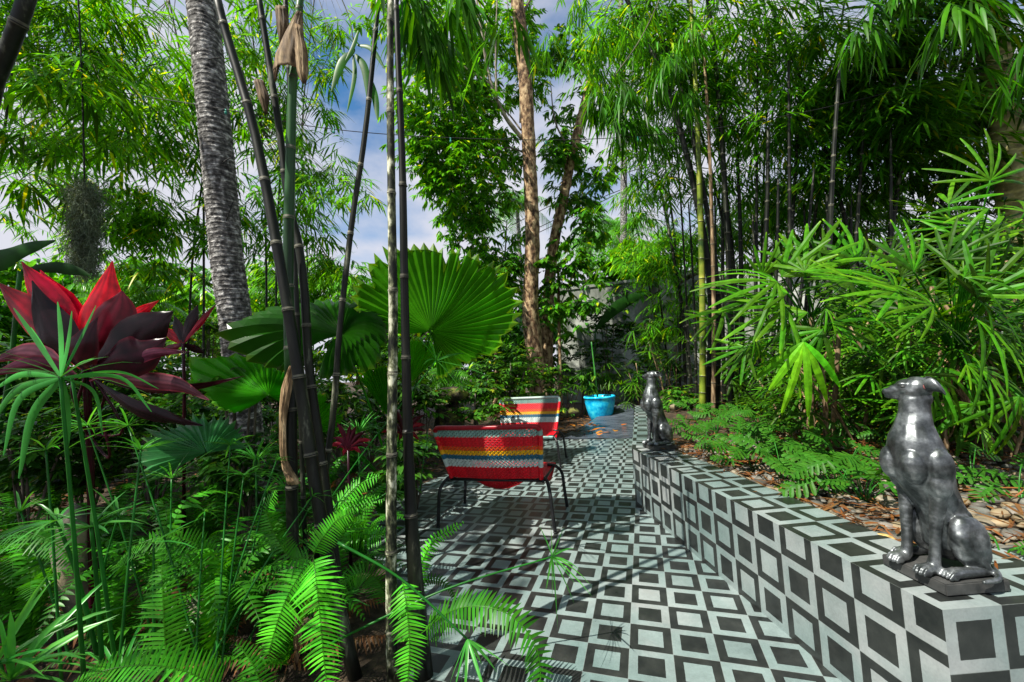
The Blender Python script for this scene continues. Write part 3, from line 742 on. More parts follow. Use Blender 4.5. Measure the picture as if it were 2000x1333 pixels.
    for i in range(49):
        u = -1+2*i/48; pts = []; 
        for (y, z) in prof:
            pts.append(Vector((u*.335, y, z-(.048 if .06 < y < .44 else 0)*(max(0, 1-(u*2.1)**2)+.0)+.012*abs(u)*(.06 < y < .44))))
        Q = bez(pts, 4)
        for a, c in ((0, 13), (13, len(Q))):
            v = .8+.4*rnd.random(); col = seatc[0] if a == 0 else front; b.ct = tuple(x*v for x in col)
            b.ribbon(Q[a:c if c == len(Q) else c+1], [.0158]*len(Q[a:c if c == len(Q) else c+1]), Vector((1, 0, 0)), fold=-.4)
    b.build('woven_seat', m_cord, t)
    LOCAL[0] = False; return t
chair('garden_chair', 'red striped cord chair seen from behind, nearer of the two, with dark red rim', (-.872, .375, .004), math.radians(2), front=(.50, .006, .014))
chair('garden_chair', 'farther striped cord chair facing the camera, pale sunlit backrest and teal seat edge', (-1.17, 2.42, .004), math.radians(183), rimc=(.40, .50, .46))

# ------------------------------------------------------------------ turquoise pot
pc = on_z(1174, 822); pt = thing('plant_pot', 'glossy turquoise glazed pot holding a tall green stem at the far end of the patio', 'plant pot', pc)
b = MB(); s_ = .262
b.lathe([(0, .0), (.62*s_, 0), (.68*s_, .015), (.84*s_, .12), (.96*s_, .24), (1.03*s_, .34), (1.03*s_, .40), (1.06*s_, .405), (1.10*s_, .42), (1.10*s_, .44), (1.04*s_, .452), (.96*s_, .445), (.93*s_, .40), (.90*s_, .385), (0, .385)], pc, 40)
b.build('pot_body', m_pot, pt)
b = MB(); b.lathe([(0, .392), (.90*s_, .388)], pc, 30); b.build('potting_soil', m_soil, pt)
tp = thing('potted_shrub', 'tall thin green stemmed plant with a few lobed leaves growing in the turquoise pot', 'plant', pc+V(0, 0, .388))
D_ = (pc-CAM).dot(FW)
b = MB(); b.ct = (1.3, 2.2, 1.2); b.tube(bez([pc+V(-.03, 0, .38), atd(1161, 720, D_), atd(1155, 668, D_)], 6), [.016]*7+[.012]*6, 7); b.tube([pc+V(-.08, 0, .38), atd(1150, 745, D_)], .008, 6); b.build('stem', m_cane_green, tp)
foliage('foliage', m_phil, tp, [(1148, 740, 22, 20, D_, .12, 22)], .10, .05, leaves=5, twig=.1)

# ------------------------------------------------------------------ greyhound statues
def dog(loc, face, H, headrel, label, headup=0.06):
    t = thing('dog_statue', label, 'statue', loc, 'greyhound statues on the tiled wall', face); LOCAL[0] = True
    b = MB()
    def cap(p, q, r0, r1, n=7, seg=14):
        p, q = Vector(p), Vector(q)
        for i in range(n+1): f = i/n; b.ball(p.lerp(q, f), r0+(r1-r0)*f, seg=seg)
    def chain(pts, n=6):
        P = bez([Vector(a[:3]) for a in pts], n); R = np.interp(np.linspace(0, 1, len(P)), np.linspace(0, 1, len(pts)), [a[3] for a in pts])
        for p, r in zip(P, R): b.ball(p, r, seg=14)
    # trunk: neck, deep chest, arched loin, croup
    chain([(-.030, 0, .865, .064), (-.022, 0, .79, .068), (-.008, 0, .72, .082), (0, 0, .64, .110), (-.012, 0, .55, .128), (-.032, 0, .47, .122), (-.062, 0, .39, .104), (-.095, 0, .31, .098), (-.12, 0, .22, .104), (-.125, 0, .13, .10)], 11)
    b.ball((.036, 0, .56), (.078, .114, .175)); b.ball((.076, .058, .535), (.058, .054, .092)); b.ball((.076, -.058, .535), (.058, .054, .092)); b.ball((.02, 0, .66), (.070, .088, .12))   # breast
    b.ball((-.01, 0, .47), (.085, .085, .09))
    for s in (-1, 1):
        b.ball((-.015, s*.108, .535), (.066, .045, .10)); b.ball((-.005, s*.108, .455), (.055, .040, .080))             # shoulder
        chain([(.005, s*.088, .46, .046), (-.005, s*.084, .37, .038), (.012, s*.078, .26, .029), (.026, s*.073, .15, .0245), (.035, s*.071, .08, .025), (.045, s*.071, .045, .028)], 5)
        b.ball((.012, s*.075, .245), (.026, .025, .03))
        b.ball((.075, s*.071, .030), (.050, .032, .026))
        for k in range(4):
            yy = s*.071+(k-1.5)*.0185; xx = .112-(.008 if k in (0, 3) else 0)
            b.ball((xx, yy, .024), (.024, .0078, .022)); b.ball((xx+.018, yy, .015), (.014, .0070, .013))
        # thigh, stifle, hock, long foot
        b.ball((-.115, s*.110, .165), (.098, .050, .125)); b.ball((-.08, s*.116, .215), (.064, .042, .078)); b.ball((-.145, s*.098, .11), (.078, .052, .10))
        chain([(-.05, s*.122, .20, .040), (-.08, s*.126, .13, .032), (-.14, s*.126, .065, .026), (-.165, s*.124, .035, .025)], 5)
        chain([(-.165, s*.124, .030, .025), (-.10, s*.126, .026, .024), (-.02, s*.126, .027, .027)], 6)
        b.ball((.0, s*.126, .027), (.045, .031, .025))
        for k in range(4):
            yy = s*.126+(k-1.5)*.0180; b.ball((.032-(.006 if k in (0, 3) else 0), yy, .023), (.023, .0076, .021)); b.ball((.048, yy, .014), (.013, .0068, .012))
    # back ridge, ribs
    for k in range(5): 
        for s in (-1, 1): b.ball((-.055-.028*k, s*(.088-.004*k), .42-.035*k), (.012, .02, .035), Matrix.Rotation(.5, 3, 'Y'), seg=10)
    # tail lying round the haunch
    chain([(-.20, 0, .06, .026), (-.235, .05, .026, .021), (-.205, .13, .02, .018), (-.14, .19, .018, .014), (-.06, .20, .016, .010)], 7)
    # head on the neck, turned
    Rh = Matrix.Rotation(headrel, 3, 'Z') @ Matrix.Rotation(-headup, 3, 'Y'); hc = Vector((-.035, 0, .915))
    def hb(c, r): b.ball(hc+Rh @ Vector((c[0]*(.80 if c[0] > 0 else 1.05), c[1]*1.08, c[2]*1.08)), (r[0]*.95, r[1]*(1.17 if c[0] < .06 else .95), r[2]*(1.17 if c[0] < .06 else .92)), Rh, seg=16)
    hb((-.012, 0, .018), (.068, .056, .052)); hb((.035, 0, .016), (.055, .044, .042)); hb((.072, 0, .002), (.055, .037, .036)); hb((.102, 0, -.008), (.044, .031, .029)); hb((.126, 0, -.011), (.030, .026, .023)); hb((.143, 0, -.002), (.017, .016, .014))
    hb((.076, 0, -.033), (.066, .023, .015)); hb((.03, 0, -.026), (.05, .033, .024)); hb((-.02, 0, -.035), (.055, .045, .045))
    for s in (-1, 1):
        hb((.052, s*.034, .036), (.026, .012, .010)); hb((.044, s*.037, .018), (.011, .007, .009)); hb((.0, s*.042, .0), (.035, .016, .028))
    body = b.build('body', m_grey_metal, t)
    body.data.transform(Matrix.Scale(H, 4))
    md = body.modifiers.new('remesh', 'REMESH'); md.mode = 'VOXEL'; md.voxel_size = .0022*H/.52; md.use_smooth_shade = True
    sm = body.modifiers.new('smooth', 'SMOOTH'); sm.iterations = 10; sm.factor = .5
    for s in (-1, 1):   # folded rose ears
        e = MB(); root = hc+Rh @ Vector((-.035, s*.045, .035)); G = []
        for i in range(9):
            f = i/8; row = []
            for j in range(9):
                g = (j/8-.5)*2; w = .034*math.sin(math.pi*(.18+.74*f))*(1.15-f*.35)
                p = Vector((-.075*f**.8, s*(.008+.030*math.sin(f*2.4)), .022*math.sin(f*2.2)-.055*f*f))
                p += Vector((.25*g*w, s*(1-g*g)*.020, g*w)); row.append(e.vert((root+Rh @ p)*H))
            G.append(row)
        for i in range(8):
            for j in range(8): e.face((G[i][j], G[i+1][j], G[i+1][j+1], G[i][j+1]))
        eo = e.build('ear', [m_grey_metal], t); so = eo.modifiers.new('solid', 'SOLIDIFY'); so.thickness = .009*H; so.offset = 0
        su = eo.modifiers.new('sub', 'SUBSURF'); su.levels = 1; su.render_levels = 1
        i_ = MB(); c = root+Rh @ Vector((-.012, s*.014, -.004)); i_.ball(c*H, (.016*H, .006*H, .018*H), Rh); i_.build('inner_ear', m_pink, t)
        ey = MB(); ey.ball((hc+Rh @ Vector((.043, s*.0440, .025)))*H, (.013*H, .007*H, .0085*H), Rh, seg=12); ey.build('eye', m_plinth, t)
    return t
def plinth(t, cx, cy, sx, sy, h):
    me = bpy.data.meshes.new('plinth'); bm = bmesh.new(); bmesh.ops.create_cube(bm, size=1)
    for v in bm.verts: v.co = Vector((v.co.x*sx+cx, v.co.y*sy+cy, v.co.z*h-h/2))
    bmesh.ops.bevel(bm, geom=bm.edges[:], offset=.003, segments=2, affect='EDGES'); bm.to_mesh(me); bm.free(); me.materials.append(m_plinth)
    for p in me.polygons: p.use_smooth = False
    LOCAL[0] = True; o = link('plinth', me, t); LOCAL[0] = False
fa = math.atan2(-.333, -.943)
d1 = dog((.831, -.755, .437), fa, .525, math.radians(-44), 'near silver grey sitting greyhound statue with head turned in profile, on the wall corner')
plinth(d1, -.035, .0, .172, .176, .030)
d2 = dog((.165, .985, .437), math.radians(207), .535, math.radians(-42), 'farther sitting greyhound statue, at the bend of the tiled wall by the turquoise pot', .15)
plinth(d2, -.035, .0, .172, .176, .030)

# ------------------------------------------------------------------ foreground canes
G1 = 'dark bamboo canes in the left foreground'
cane('bamboo_cane', [atd(415, -40, 1.62), atd(440, 60, 1.62), atd(500, 270, 1.6), atd(560, 590, 1.56), atd(598, 830, 1.54), atd(640, 1090, 1.5), atd(700, 1350, 1.45)], [px(15, 1.6), px(17, 1.6), px(23, 1.56), px(26, 1.5)], m_cane_dark, 'long black bamboo cane slanting from beside the palm trunk down to the ferns', group=None)
cane('bamboo_cane', [atd(500, -40, 1.78), atd(522, 100, 1.78), atd(548, 270, 1.78), atd(562, 390, 1.78), atd(580, 460, 1.77), atd(594, 560, 1.75), atd(604, 720, 1.74), atd(626, 880, 1.72), atd(650, 1060, 1.7), atd(676, 1290, 1.66)], [px(11, 1.78), px(15, 1.78), px(20, 1.7)], m_cane_dark, 'dark bamboo cane crossing behind the green cane and standing right of the long slanted one')
cg = cane('bamboo_cane', [atd(590, -40, 1.7), atd(572, 160, 1.7), atd(567, 330, 1.7), atd(563, 520, 1.7), atd(567, 740, 1.68)], [px(12, 1.7), px(17, 1.7), px(19, 1.7), px(20, 1.7)], m_cane_green, 'green upright bamboo cane wrapped with a dry brown sheath near its top')
cane('lower_cane', [atd(567, 738, 1.68), atd(570, 950, 1.66), atd(573, 1120, 1.64), atd(577, 1330, 1.55)], [px(22, 1.66), px(22, 1.66), px(25, 1.6)], m_cane_dark, None, parent=cg, tint=.8)
cane('bamboo_cane', [atd(742, -40, 1.9), atd(730, 100, 1.9), atd(712, 270, 1.9), atd(688, 430, 1.9), atd(664, 640, 1.88), atd(652, 800, 1.86), atd(636, 920, 1.86), atd(618, 1100, 1.9)], [px(9, 1.9), px(11, 1.9), px(13, 1.9)], m_cane_dark, 'slim grey bamboo cane leaning the other way, its top to the right', tint=1.6)
cane('bamboo_cane', [atd(763, -40, 1.42), atd(762, 150, 1.42), atd(765, 400, 1.42), atd(768, 620, 1.42), atd(765, 900, 1.42), atd(764, 1120, 1.42), atd(766, 1345, 1.42)], [px(12, 1.42), px(16, 1.42), px(20, 1.42), px(23, 1.42)], m_cane_lichen, 'upright bamboo cane mottled with pale lichen in front of the fan palm leaf', tint=1.1)
cane('bamboo_cane', [atd(772, -40, 1.5), atd(778, 120, 1.5), atd(786, 330, 1.5), atd(790, 560, 1.5), atd(797, 850, 1.48), atd(806, 1060, 1.45), atd(830, 1345, 1.42)], [px(10, 1.5), px(13, 1.5), px(16, 1.5), px(22, 1.48), px(38, 1.42)], m_cane_dark, 'thick black bamboo cane widening at its foot beside the patio edge', tint=.5)
cane('bamboo_cane', [atd(70, -60, 1.3), atd(42, 30, 1.3), atd(12, 110, 1.32), atd(-18, 200, 1.35), atd(-160, 900, 1.6)], [px(26, 1.3)], m_cane_dark, 'dark bamboo cane slanting across the top left corner', tint=.8)
cane('bamboo_cane', [atd(556, -40, 2.0), atd(560, 60, 2.0), atd(567, 200, 2.0), atd(572, 420, 2.0), atd(582, 640, 2.0), atd(590, 900, 2.0), atd(600, 1180, 1.95)], [px(9, 2)], m_cane_dark, 'thin dark cane hidden mostly behind the green cane', tint=.6)
# dry sheaths on the green cane
def sheath(pts, widths, D, parent, curl=.5, tone=1.0):
    P = bez([atd(x, y, D+z) for x, y, z in pts], 5); b = MB(); n = len(P); prev = None
    W_ = np.interp(np.linspace(0, 1, n), np.linspace(0, 1, len(widths)), widths)
    for i, p in enumerate(P):
        row = []
        for j in range(11):
            g = (j/10-.5)*2; v = tone*(.75+.5*rnd.random()); b.ct = (v, v, v)
            row.append(b.vert(p+RT*(g*px(W_[i], D)/2)-FW*((1-g*g)*px(W_[i], D)*.5*curl)+FW*(.004*math.sin(j*2.1+i*.3))))
        if prev:
            for j in range(10): b.face((prev[j], prev[j+1], row[j+1], row[j]))
        prev = row
    o = b.build('dry_sheath', m_sheath, parent); so = o.modifiers.new('s', 'SOLIDIFY'); so.thickness = .0012; return o
sheath([(585, 25, 0), (578, 55, 0), (568, 110, 0), (566, 140, 0)], [10, 30, 60, 64], 1.66, cg, .6, .8)
sheath([(580, 50, 0), (588, 100, 0), (592, 140, 0), (594, 165, 0)], [12, 26, 24, 6], 1.64, cg, .6, 1.0)
sheath([(548, 15, 0), (552, 50, 0), (550, 90, 0)], [22, 26, 6], 1.68, cg, .5, .6)
sheath([(545, 110, 0), (540, 135, 0), (538, 160, 0)], [14, 12, 3], 1.68, cg, .5, .8)
sheath([(505, 158, 0), (515, 190, 0), (521, 225, 0)], [18, 24, 5], 1.74, cg, .6, .7)
sheath([(570, 715, 0), (560, 760, 0), (553, 830, 0), (556, 900, 0), (574, 945, 0)], [10, 22, 14, 12, 26], 1.64, cg, .6, 1.5)
sheath([(579, 1200, 0), (582, 1250, 0), (580, 1300, 0)], [6, 18, 3], 1.5, cg, .5, 1.4)

# ------------------------------------------------------------------ ringed palm trunk, left
def ringed_trunk(name, label, pts, dia, ring, m, cat='palm tree', seg=28, amp=.045, tone=(.6, 1.9)):
    P = bez(pts, 20); n = len(P); L = [0]
    for i in range(1, n): L.append(L[-1]+(P[i]-P[i-1]).length)
    t = thing(name, label, cat, P[-1]); b = MB(); prev = None; a = None; N2 = int(L[-1]/ring)*5; ph = [rnd.random()*6.28 for _ in range(seg)]
    for i in range(N2+1):
        s = L[-1]*i/N2; j = max(0, min(n-2, int(np.searchsorted(L, s))-1)); f = (s-L[j])/max(1e-9, L[j+1]-L[j]); p = P[j].lerp(P[j+1], f); tt = (P[j+1]-P[j]).normalized()
        if a is None: a = tt.orthogonal().normalized()
        a = (a-tt*a.dot(tt)).normalized(); bb = tt.cross(a); d = np.interp(s/L[-1], np.linspace(0, 1, len(dia)), dia)/2
        k = i % 5; rr = d*(1+(amp if k == 0 else -amp*.2 if k == 1 else amp*.3*(k-1)/4)); c = tone[1] if k == 0 else tone[0]+.3*rnd.random()
        ring_ = []
        for q in range(seg):
            an = 2*math.pi*q/seg; v = c*(.75+.5*rnd.random()); b.ct = (v, v, v)
            ring_.append(b.vert(p+a*(math.cos(an)*rr)+bb*(math.sin(an)*rr)+tt*(ring*.18*math.sin(2*an+ph[i//5 % seg]))+a*(.004*(rnd.random()-.5))))
        if prev:
            for q in range(seg): b.face((prev[q], prev[(q+1) % seg], ring_[(q+1) % seg], ring_[q]))
        prev = ring_
    b.build('trunk', m, t); return t
D = 3.0
pt_ = ringed_trunk('palm_tree', 'tall ringed grey palm trunk leaning across the left of the view', [atd(358, -330, 3.1), atd(391, -30, 3.05), atd(410, 150, 3.0), atd(425, 300, 3.0), atd(443, 500, 3.0), atd(462, 640, 3.0), atd(476, 800, 3.0), atd(488, 960, 3.0)], [px(46, D), px(51, D), px(54, D), px(56, D), px(62, D)], .034, m_trunk_palm)
# the vines and thin wires wound round the trunk
b = MB(); b.ct = (1, 1, 1)
for pts in ([(388, 130), (405, 117), (432, 113)], [(393, 240), (402, 222), (440, 216)], [(405, 372), (415, 345), (438, 316), (452, 308)], [(412, 505), (428, 470), (446, 420), (455, 395)]):
    b.tube(bez([atd(x, y, 2.955-px(8, 3)*math.sin(i/(len(pts)-1)*math.pi)) for i, (x, y) in enumerate(pts)], 6), .0035, 5)
b.build('vine', m_cable, pt_)
ringed_trunk('palm_tree', 'yellow-green ringed palm trunk at the right edge behind the lady palms', [atd(1905, -200, 4.2), atd(1935, 60, 4.2), atd(1955, 200, 4.2), atd(1975, 340, 4.2), atd(1995, 520, 4.2), atd(2010, 760, 4.2)], [px(44, 4.2), px(46, 4.2), px(50, 4.2)], .10, noise_mat('palm_bark_green', [(.10, .09, .03), (.24, .22, .07), (.42, .40, .20)], scale=6, use_tint=True, bump=.5), amp=.03, tone=(.8, 1.7))

# ------------------------------------------------------------------ fan palm
fb = on_z(770, 960); fp = thing('fan_palm', 'fan palm with one huge round pleated leaf glowing green behind the canes', 'palm', fb)
fan_leaf_px(fp, (842, 648, 2.35), [(850, 735, 2.25), (905, 706, 2.25), (960, 684, 2.25), (1000, 632, 2.3), (1018, 580, 2.35), (1000, 540, 2.4), (968, 508, 2.45), (915, 484, 2.5), (850, 474, 2.52), (790, 472, 2.5), (740, 486, 2.48), (712, 520, 2.44), (690, 560, 2.4), (696, 600, 2.36), (735, 640, 2.3)], N_=46, pleat=.016, cup=-.05, tint=(1.05, 1.0, .8))
fan_leaf_px(fp, (668, 655, 2.3), [(560, 728, 2.2), (480, 695, 2.15), (432, 655, 2.15), (470, 625, 2.25), (520, 606, 2.4), (580, 592, 2.55), (640, 588, 2.65), (700, 594, 2.6), (742, 612, 2.5), (758, 650, 2.3), (745, 700, 2.15), (700, 728, 2.1), (620, 740, 2.1)], N_=40, pleat=.013, cup=.07, tint=(.32, .42, .45))
fan_leaf_px(fp, (524, 772, 2.3), [(450, 800, 2.2), (395, 765, 2.25), (358, 712, 2.35), (385, 690, 2.4), (430, 680, 2.45), (490, 686, 2.5), (545, 712, 2.5), (575, 745, 2.45), (585, 790, 2.35)], N_=30, pleat=.012, cup=-.03, tint=(1.1, 1.5, 1))
fan_leaf_px(fp, (798, 752, 2.4), [(770, 690, 2.35), (800, 660, 2.4), (825, 655, 2.45), (850, 668, 2.5), (868, 692, 2.5)], N_=12, pleat=.012, cup=-.02, tint=(1.3, 1.5, 1))
fan_leaf_px(fp, (758, 815, 2.5), [(700, 735, 2.5), (715, 712, 2.55), (740, 706, 2.55), (765, 712, 2.55)], N_=12, pleat=.012, cup=-.02, tint=(1.2, 1.4, 1))
fan_leaf_px(fp, (590, 855, 2.4), [(620, 760, 2.4), (650, 770, 2.4), (670, 800, 2.4), (662, 835, 2.4)], N_=10, pleat=.012, cup=.0, tint=(1.1, 1.4, 1))
b = MB(); b.ct = (.8, .9, .7)
for h in ((842, 648, 2.35), (668, 655, 2.3), (524, 772, 2.3), (798, 752, 2.4), (758, 815, 2.5), (590, 855, 2.4)):
    q = atd(*h); mid = q.lerp(fb, .5)+Vector((0, 0, .10)); b.tube(bez([q, mid, fb], 8), [.006+.0003*i for i in range(17)], 6)
b.build('leaf_stalks', m_fan, fp)
lf = thing('fan_palm', 'small bluish fan palm with narrow stiff leaflets low under the red cordyline', 'palm', on_z(430, 1060))
for hub, rim in (((402, 884, 1.9), [(300, 935, 1.8), (270, 905, 1.8), (268, 880, 1.85), (290, 845, 1.9), (330, 825, 2.0), (375, 815, 2.05)]), ((405, 885, 1.9), [(370, 812, 2.05), (400, 806, 2.1), (440, 812, 2.1), (470, 835, 2.1), (480, 870, 2.0)])):
    fan_leaf_px(lf, hub, rim, m=m_sedge, N_=13, pleat=.006, cup=.0, teeth=.25, tint=(1.2, .95, 1.7))

# ------------------------------------------------------------------ red cordylines
def broad(parent, pts, widths, D, tone=(1, 1, 1), side=None, fold=.22, name='leaf'):
    P = bez([atd(x, y, D+z) for x, y, z in pts], 5); n = len(P); W_ = np.interp(np.linspace(0, 1, n), np.linspace(0, 1, len(widths)), [px(w, D) for w in widths])
    b = MB(); sd = side if side is not None else RT.cross(Vector((0, 0, 1)))
    t0 = (P[-1]-P[0]).normalized(); sd = t0.cross(FW).normalized() if side is None else side
    prev = None
    for i, p in enumerate(P):
        t = (P[min(i+1, n-1)]-P[max(i-1, 0)]).normalized(); q = (sd-t*sd.dot(t)).normalized(); nn = q.cross(t); row = []
        for j in range(9):
            g = (j/8-.5)*2; e = abs(g); v = .8+.25*rnd.random(); edge = 1+(.9 if e > .9 else 0); v *= (.72 if j % 2 else 1.18)*(1.25 if j == 4 else 1); b.ct = (tone[0]*v*edge, tone[1]*v, tone[2]*v)
            row.append(b.vert(p+q*(g*W_[i]/2)+nn*(fold*W_[i]*.5*(e**1.5)+.0025*math.sin(i*1.1+g*4)*e)))
        if prev:
            for j in range(8): b.face((prev[j], prev[j+1], row[j+1], row[j]))
        prev = row
    o = b.build(name, m_red, parent); return o
cb = on_z(190, 1120); cb = atd(185, 1000, 1.75); cb.z = 0
ct = thing('cordyline', 'large cordyline with broad crimson and maroon leaves at the left edge', 'cordyline', cb)
DK = (.035, .35, .18); CR = (2.6, 1, 2.6)
W1 = [8, 30, 62, 74, 60, 30, 3]
W1 = [w*1.14 for w in W1]; W1[-1] = 3
broad(ct, [(160, 720, 0), (95, 650, .05), (40, 600, .08), (-5, 552, .1)], [w*.9 for w in W1], 1.62, (.8, .8, .7))
broad(ct, [(165, 715, .1), (120, 640, .12), (75, 570, .14), (42, 512, .16)], [w*1.0 for w in W1], 1.62, CR)
broad(ct, [(170, 715, .12), (140, 650, .14), (112, 590, .16), (78, 528, .18)], [w*.95 for w in W1], 1.66, CR)
broad(ct, [(165, 720, -.05), (120, 670, -.06), (85, 620, -.05), (62, 548, -.03)], [w*.95 for w in W1], 1.56, DK)
broad(ct, [(170, 710, .08), (180, 640, .1), (200, 580, .12), (219, 510, .14)], [w*1.1 for w in W1], 1.6, (1.9, .9, .8))
broad(ct, [(178, 712, .02), (200, 650, .03), (228, 600, .04), (238, 568, .05)], [w*1.05 for w in W1], 1.58, (.3, .6, .5))
broad(ct, [(180, 715, .14), (225, 660, .15), (268, 615, .16), (310, 587, .18)], [w*.5 for w in W1], 1.66, (1.6, .8, .7))
broad(ct, [(178, 718, -.04), (230, 680, -.05), (290, 640, -.04), (338, 608, -.02)], [w*1.1 for w in W1], 1.55, DK)
broad(ct, [(178, 722, -.08), (235, 700, -.10), (280, 690, -.08), (325, 660, -.05)], [w*.95 for w in W1], 1.52, (.14, .5, .45))
broad(ct, [(172, 722, -.06), (150, 705, -.1), (160, 670, -.12), (190, 620, -.1)], [w*.8 for w in W1], 1.52, (.16, .5, .45))
W1 = [8, 30, 62, 74, 60, 30, 3]
broad(ct, [(185, 735, 0), (260, 742, 0), (345, 752, 0), (408, 782, 0)], [w*.48 for w in W1], 1.5, (.6, 9, 3.4))
broad(ct, [(185, 738, .05), (280, 760, .05), (380, 756, .05), (478, 735, .05)], [w*.24 for w in W1], 1.55, (.10, .5, .3))
broad(ct, [(185, 742, 0), (250, 790, -.05), (320, 815, -.05), (396, 832, -.03)], [w*.42 for w in W1], 1.5, (.04, .4, .25))
broad(ct, [(150, 735, 0), (90, 700, 0), (40, 690, 0), (-20, 708, 0)], [w*.6 for w in W1], 1.5, (.55, 8, 3.2))
broad(ct, [(150, 738, 0), (100, 716, -.02), (40, 715, -.05), (-20, 735, -.05)], [w*.5 for w in W1], 1.5, (.3, 2.2, 1.4))
broad(ct, [(175, 745, 0), (235, 715, -.04), (300, 690, -.04), (372, 688, -.03)], [w*.35 for w in W1], 1.48, (.4, 2.8, 1.8))
b = MB(); b.ct = (.2, .8, .6); b.tube(bez([cb, atd(176, 880, 1.68), atd(172, 800, 1.62), atd(168, 715, 1.6)], 8), [.013]*25, 8)
for a in ((150, 800), (195, 810), (205, 770), (140, 760), (215, 890), (240, 840)): b.tube(bez([atd(172, 850, 1.64), atd(a[0], a[1], 1.6), atd(172, 720, 1.58)], 5), .005, 6)
b.build('stem', m_red, ct)
c2 = atd(358, 900, 2.5); c2.z = 0; c2t = thing('cordyline', 'small cordyline with a few narrow maroon leaves in front of the palm trunk', 'cordyline', c2)
for tip, w, tn in (((340, 617), 22, DK), ((386, 595), 26, DK), ((424, 592), 12, (.6, .8, .7)), ((318, 640), 20, (1.2, .8, .8)), ((400, 690), 16, DK), ((310, 690), 16, (.4, 2, 1.2)), ((345, 668), 12, (1.4, 1, 1))):
    broad(c2t, [(358, 672, 0), ((358+tip[0])/2-2, (672+tip[1])/2, .02), (tip[0], tip[1], .04)], [w*x for x in (.2, .7, 1, .8, .05)], 2.5, tn)
b = MB(); b.ct = (.2, .8, .6); b.tube([c2, atd(360, 760, 2.5), atd(358, 672, 2.5)], .009, 7); b.build('stem', m_red, c2t)
for k, (x, y, D, lab) in enumerate(((790, 850, 2.6, 'small dark red leaved cordyline low behind the canes, beside the chair'), (680, 880, 2.3, 'small maroon cordyline low between the slanted canes'))):
    q = atd(x, y+60, D); q.z = 0; tt = thing('cordyline', lab, 'cordyline', q)
    for j in range(11):
        an = j*2.4; r_ = 30+20*rnd.random(); tip = (x+math.cos(an)*r_, y-20+math.sin(an)*r_*.8)
        broad(tt, [(x, y, 0), ((x+tip[0])/2, (y+tip[1])/2-8, 0), (tip[0], tip[1], 0)], [3, 8, 10, 7, 1], D, (.15, .6, .5) if j % 3 else (.5, .8, .7))
    b = MB(); b.ct = (.12, .6, .5); b.tube([q, atd(x, y, D)], .007, 6); b.build('stem', m_red, tt)

# ------------------------------------------------------------------ bamboo behind, left
def bamboo(label, culms, blobs, ln=.19, wd=.026, leaves=7, twig=.32, group=None, tone=None, branch=6, droop=.35, name='bamboo_plant', fm=None, hang=.25, rad=None, cm=None):
    base = atd(*culms[0][0]); base.z = max(base.z, 0) if base.z > .2 else 0.0
    t = thing(name, label, 'bamboo', base, group)
    for c in culms:
        P = [atd(*q) for q in c]; P[0].z = max(min(P[0].z, .38), 0 if P[0].x < 0 else .33)
        D = c[0][2]; cane('culm', P, [rad or .03, (rad or .03)*.6], cm or m_cane_dark, None, parent=t, seg=8, internode=.26, tint=1.3, smoothn=6)
    b = MB(); b.ct = (.7, .8, .6)
    for bl in blobs:
        for k in range(branch):
            a = atd(*culms[k % len(culms)][-1 if k % 2 else -2]); p = Vector(blob(bl[0], bl[1], bl[2], bl[3], bl[4], bl[5], 3)[0])
            if (p-a).length < 3.0: b.tube(bez([a, a.lerp(p, .5)+Vector((0, 0, .12)), p], 5), [.005-.0004*j for j in range(11)], 4, cap=False)
    if len(b.v): b.build('branches', m_branch, t)
    C = np.concatenate([blob(*q[:6], int(q[6]*1.55)) for q in blobs])
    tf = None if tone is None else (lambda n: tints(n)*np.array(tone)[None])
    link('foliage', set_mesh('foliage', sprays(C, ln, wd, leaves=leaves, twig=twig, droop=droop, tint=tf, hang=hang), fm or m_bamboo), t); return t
bamboo('bamboo in the far top left corner, long yellow-green leaves in front of grey sky', [[(-60, 980, 4.2), (-20, 500, 4.1), (30, 100, 4.0), (70, -120, 4)]],
       [(60, 90, 130, 110, 3.5, .5, 110), (230, 60, 150, 100, 3.6, .5, 110), (60, 250, 120, 50, 3.4, .4, 40), (40, 350, 70, 50, 3.2, .3, 18), (200, 190, 130, 70, 3.2, .4, 70), (110, 420, 60, 50, 4, .3, 14)], ln=.17, wd=.019, twig=.26)
bamboo('dense bamboo filling the gap between the palm trunk and the left corner', [[(360, 900, 5.2), (375, 520, 5.2), (400, 250, 5.2), (350, -80, 5.2)], [(395, 900, 5), (398, 520, 5), (390, 300, 5), (330, 0, 5)], [(250, 900, 5), (230, 560, 5), (130, 420, 5), (60, 200, 5)]],
       [(320, 170, 150, 130, 4.8, .7, 190), (300, 320, 130, 110, 4.6, .6, 140), (180, 300, 110, 80, 4.6, .6, 70), (330, 460, 100, 80, 4.6, .5, 70), (230, 410, 60, 60, 4.6, .4, 22), (100, 180, 110, 100, 5, .5, 110), (260, 480, 80, 60, 4.8, .4, 50)], ln=.165, wd=.024, twig=.26)
bamboo('bamboo right of the leaning palm trunk, seen between the dark canes', [[(520, 900, 5.5), (520, 520, 5.5), (510, 250, 5.5), (480, -60, 5.5)], [(545, 900, 5.8), (540, 500, 5.8), (560, 200, 5.8), (600, -60, 5.8)]],
       [(500, 80, 70, 130, 5.2, .6, 110), (510, 260, 80, 110, 5.2, .6, 90), (500, 420, 90, 80, 5.2, .6, 80), (620, 420, 70, 50, 5.2, .5, 30), (640, 130, 50, 60, 5.4, .4, 20), (620, 250, 45, 60, 5.4, .4, 16), (660, 340, 50, 40, 5.3, .4, 14), (640, 500, 60, 60, 5.2, .5, 40), (700, 395, 40, 20, 5.2, .3, 8)], ln=.17, wd=.024)
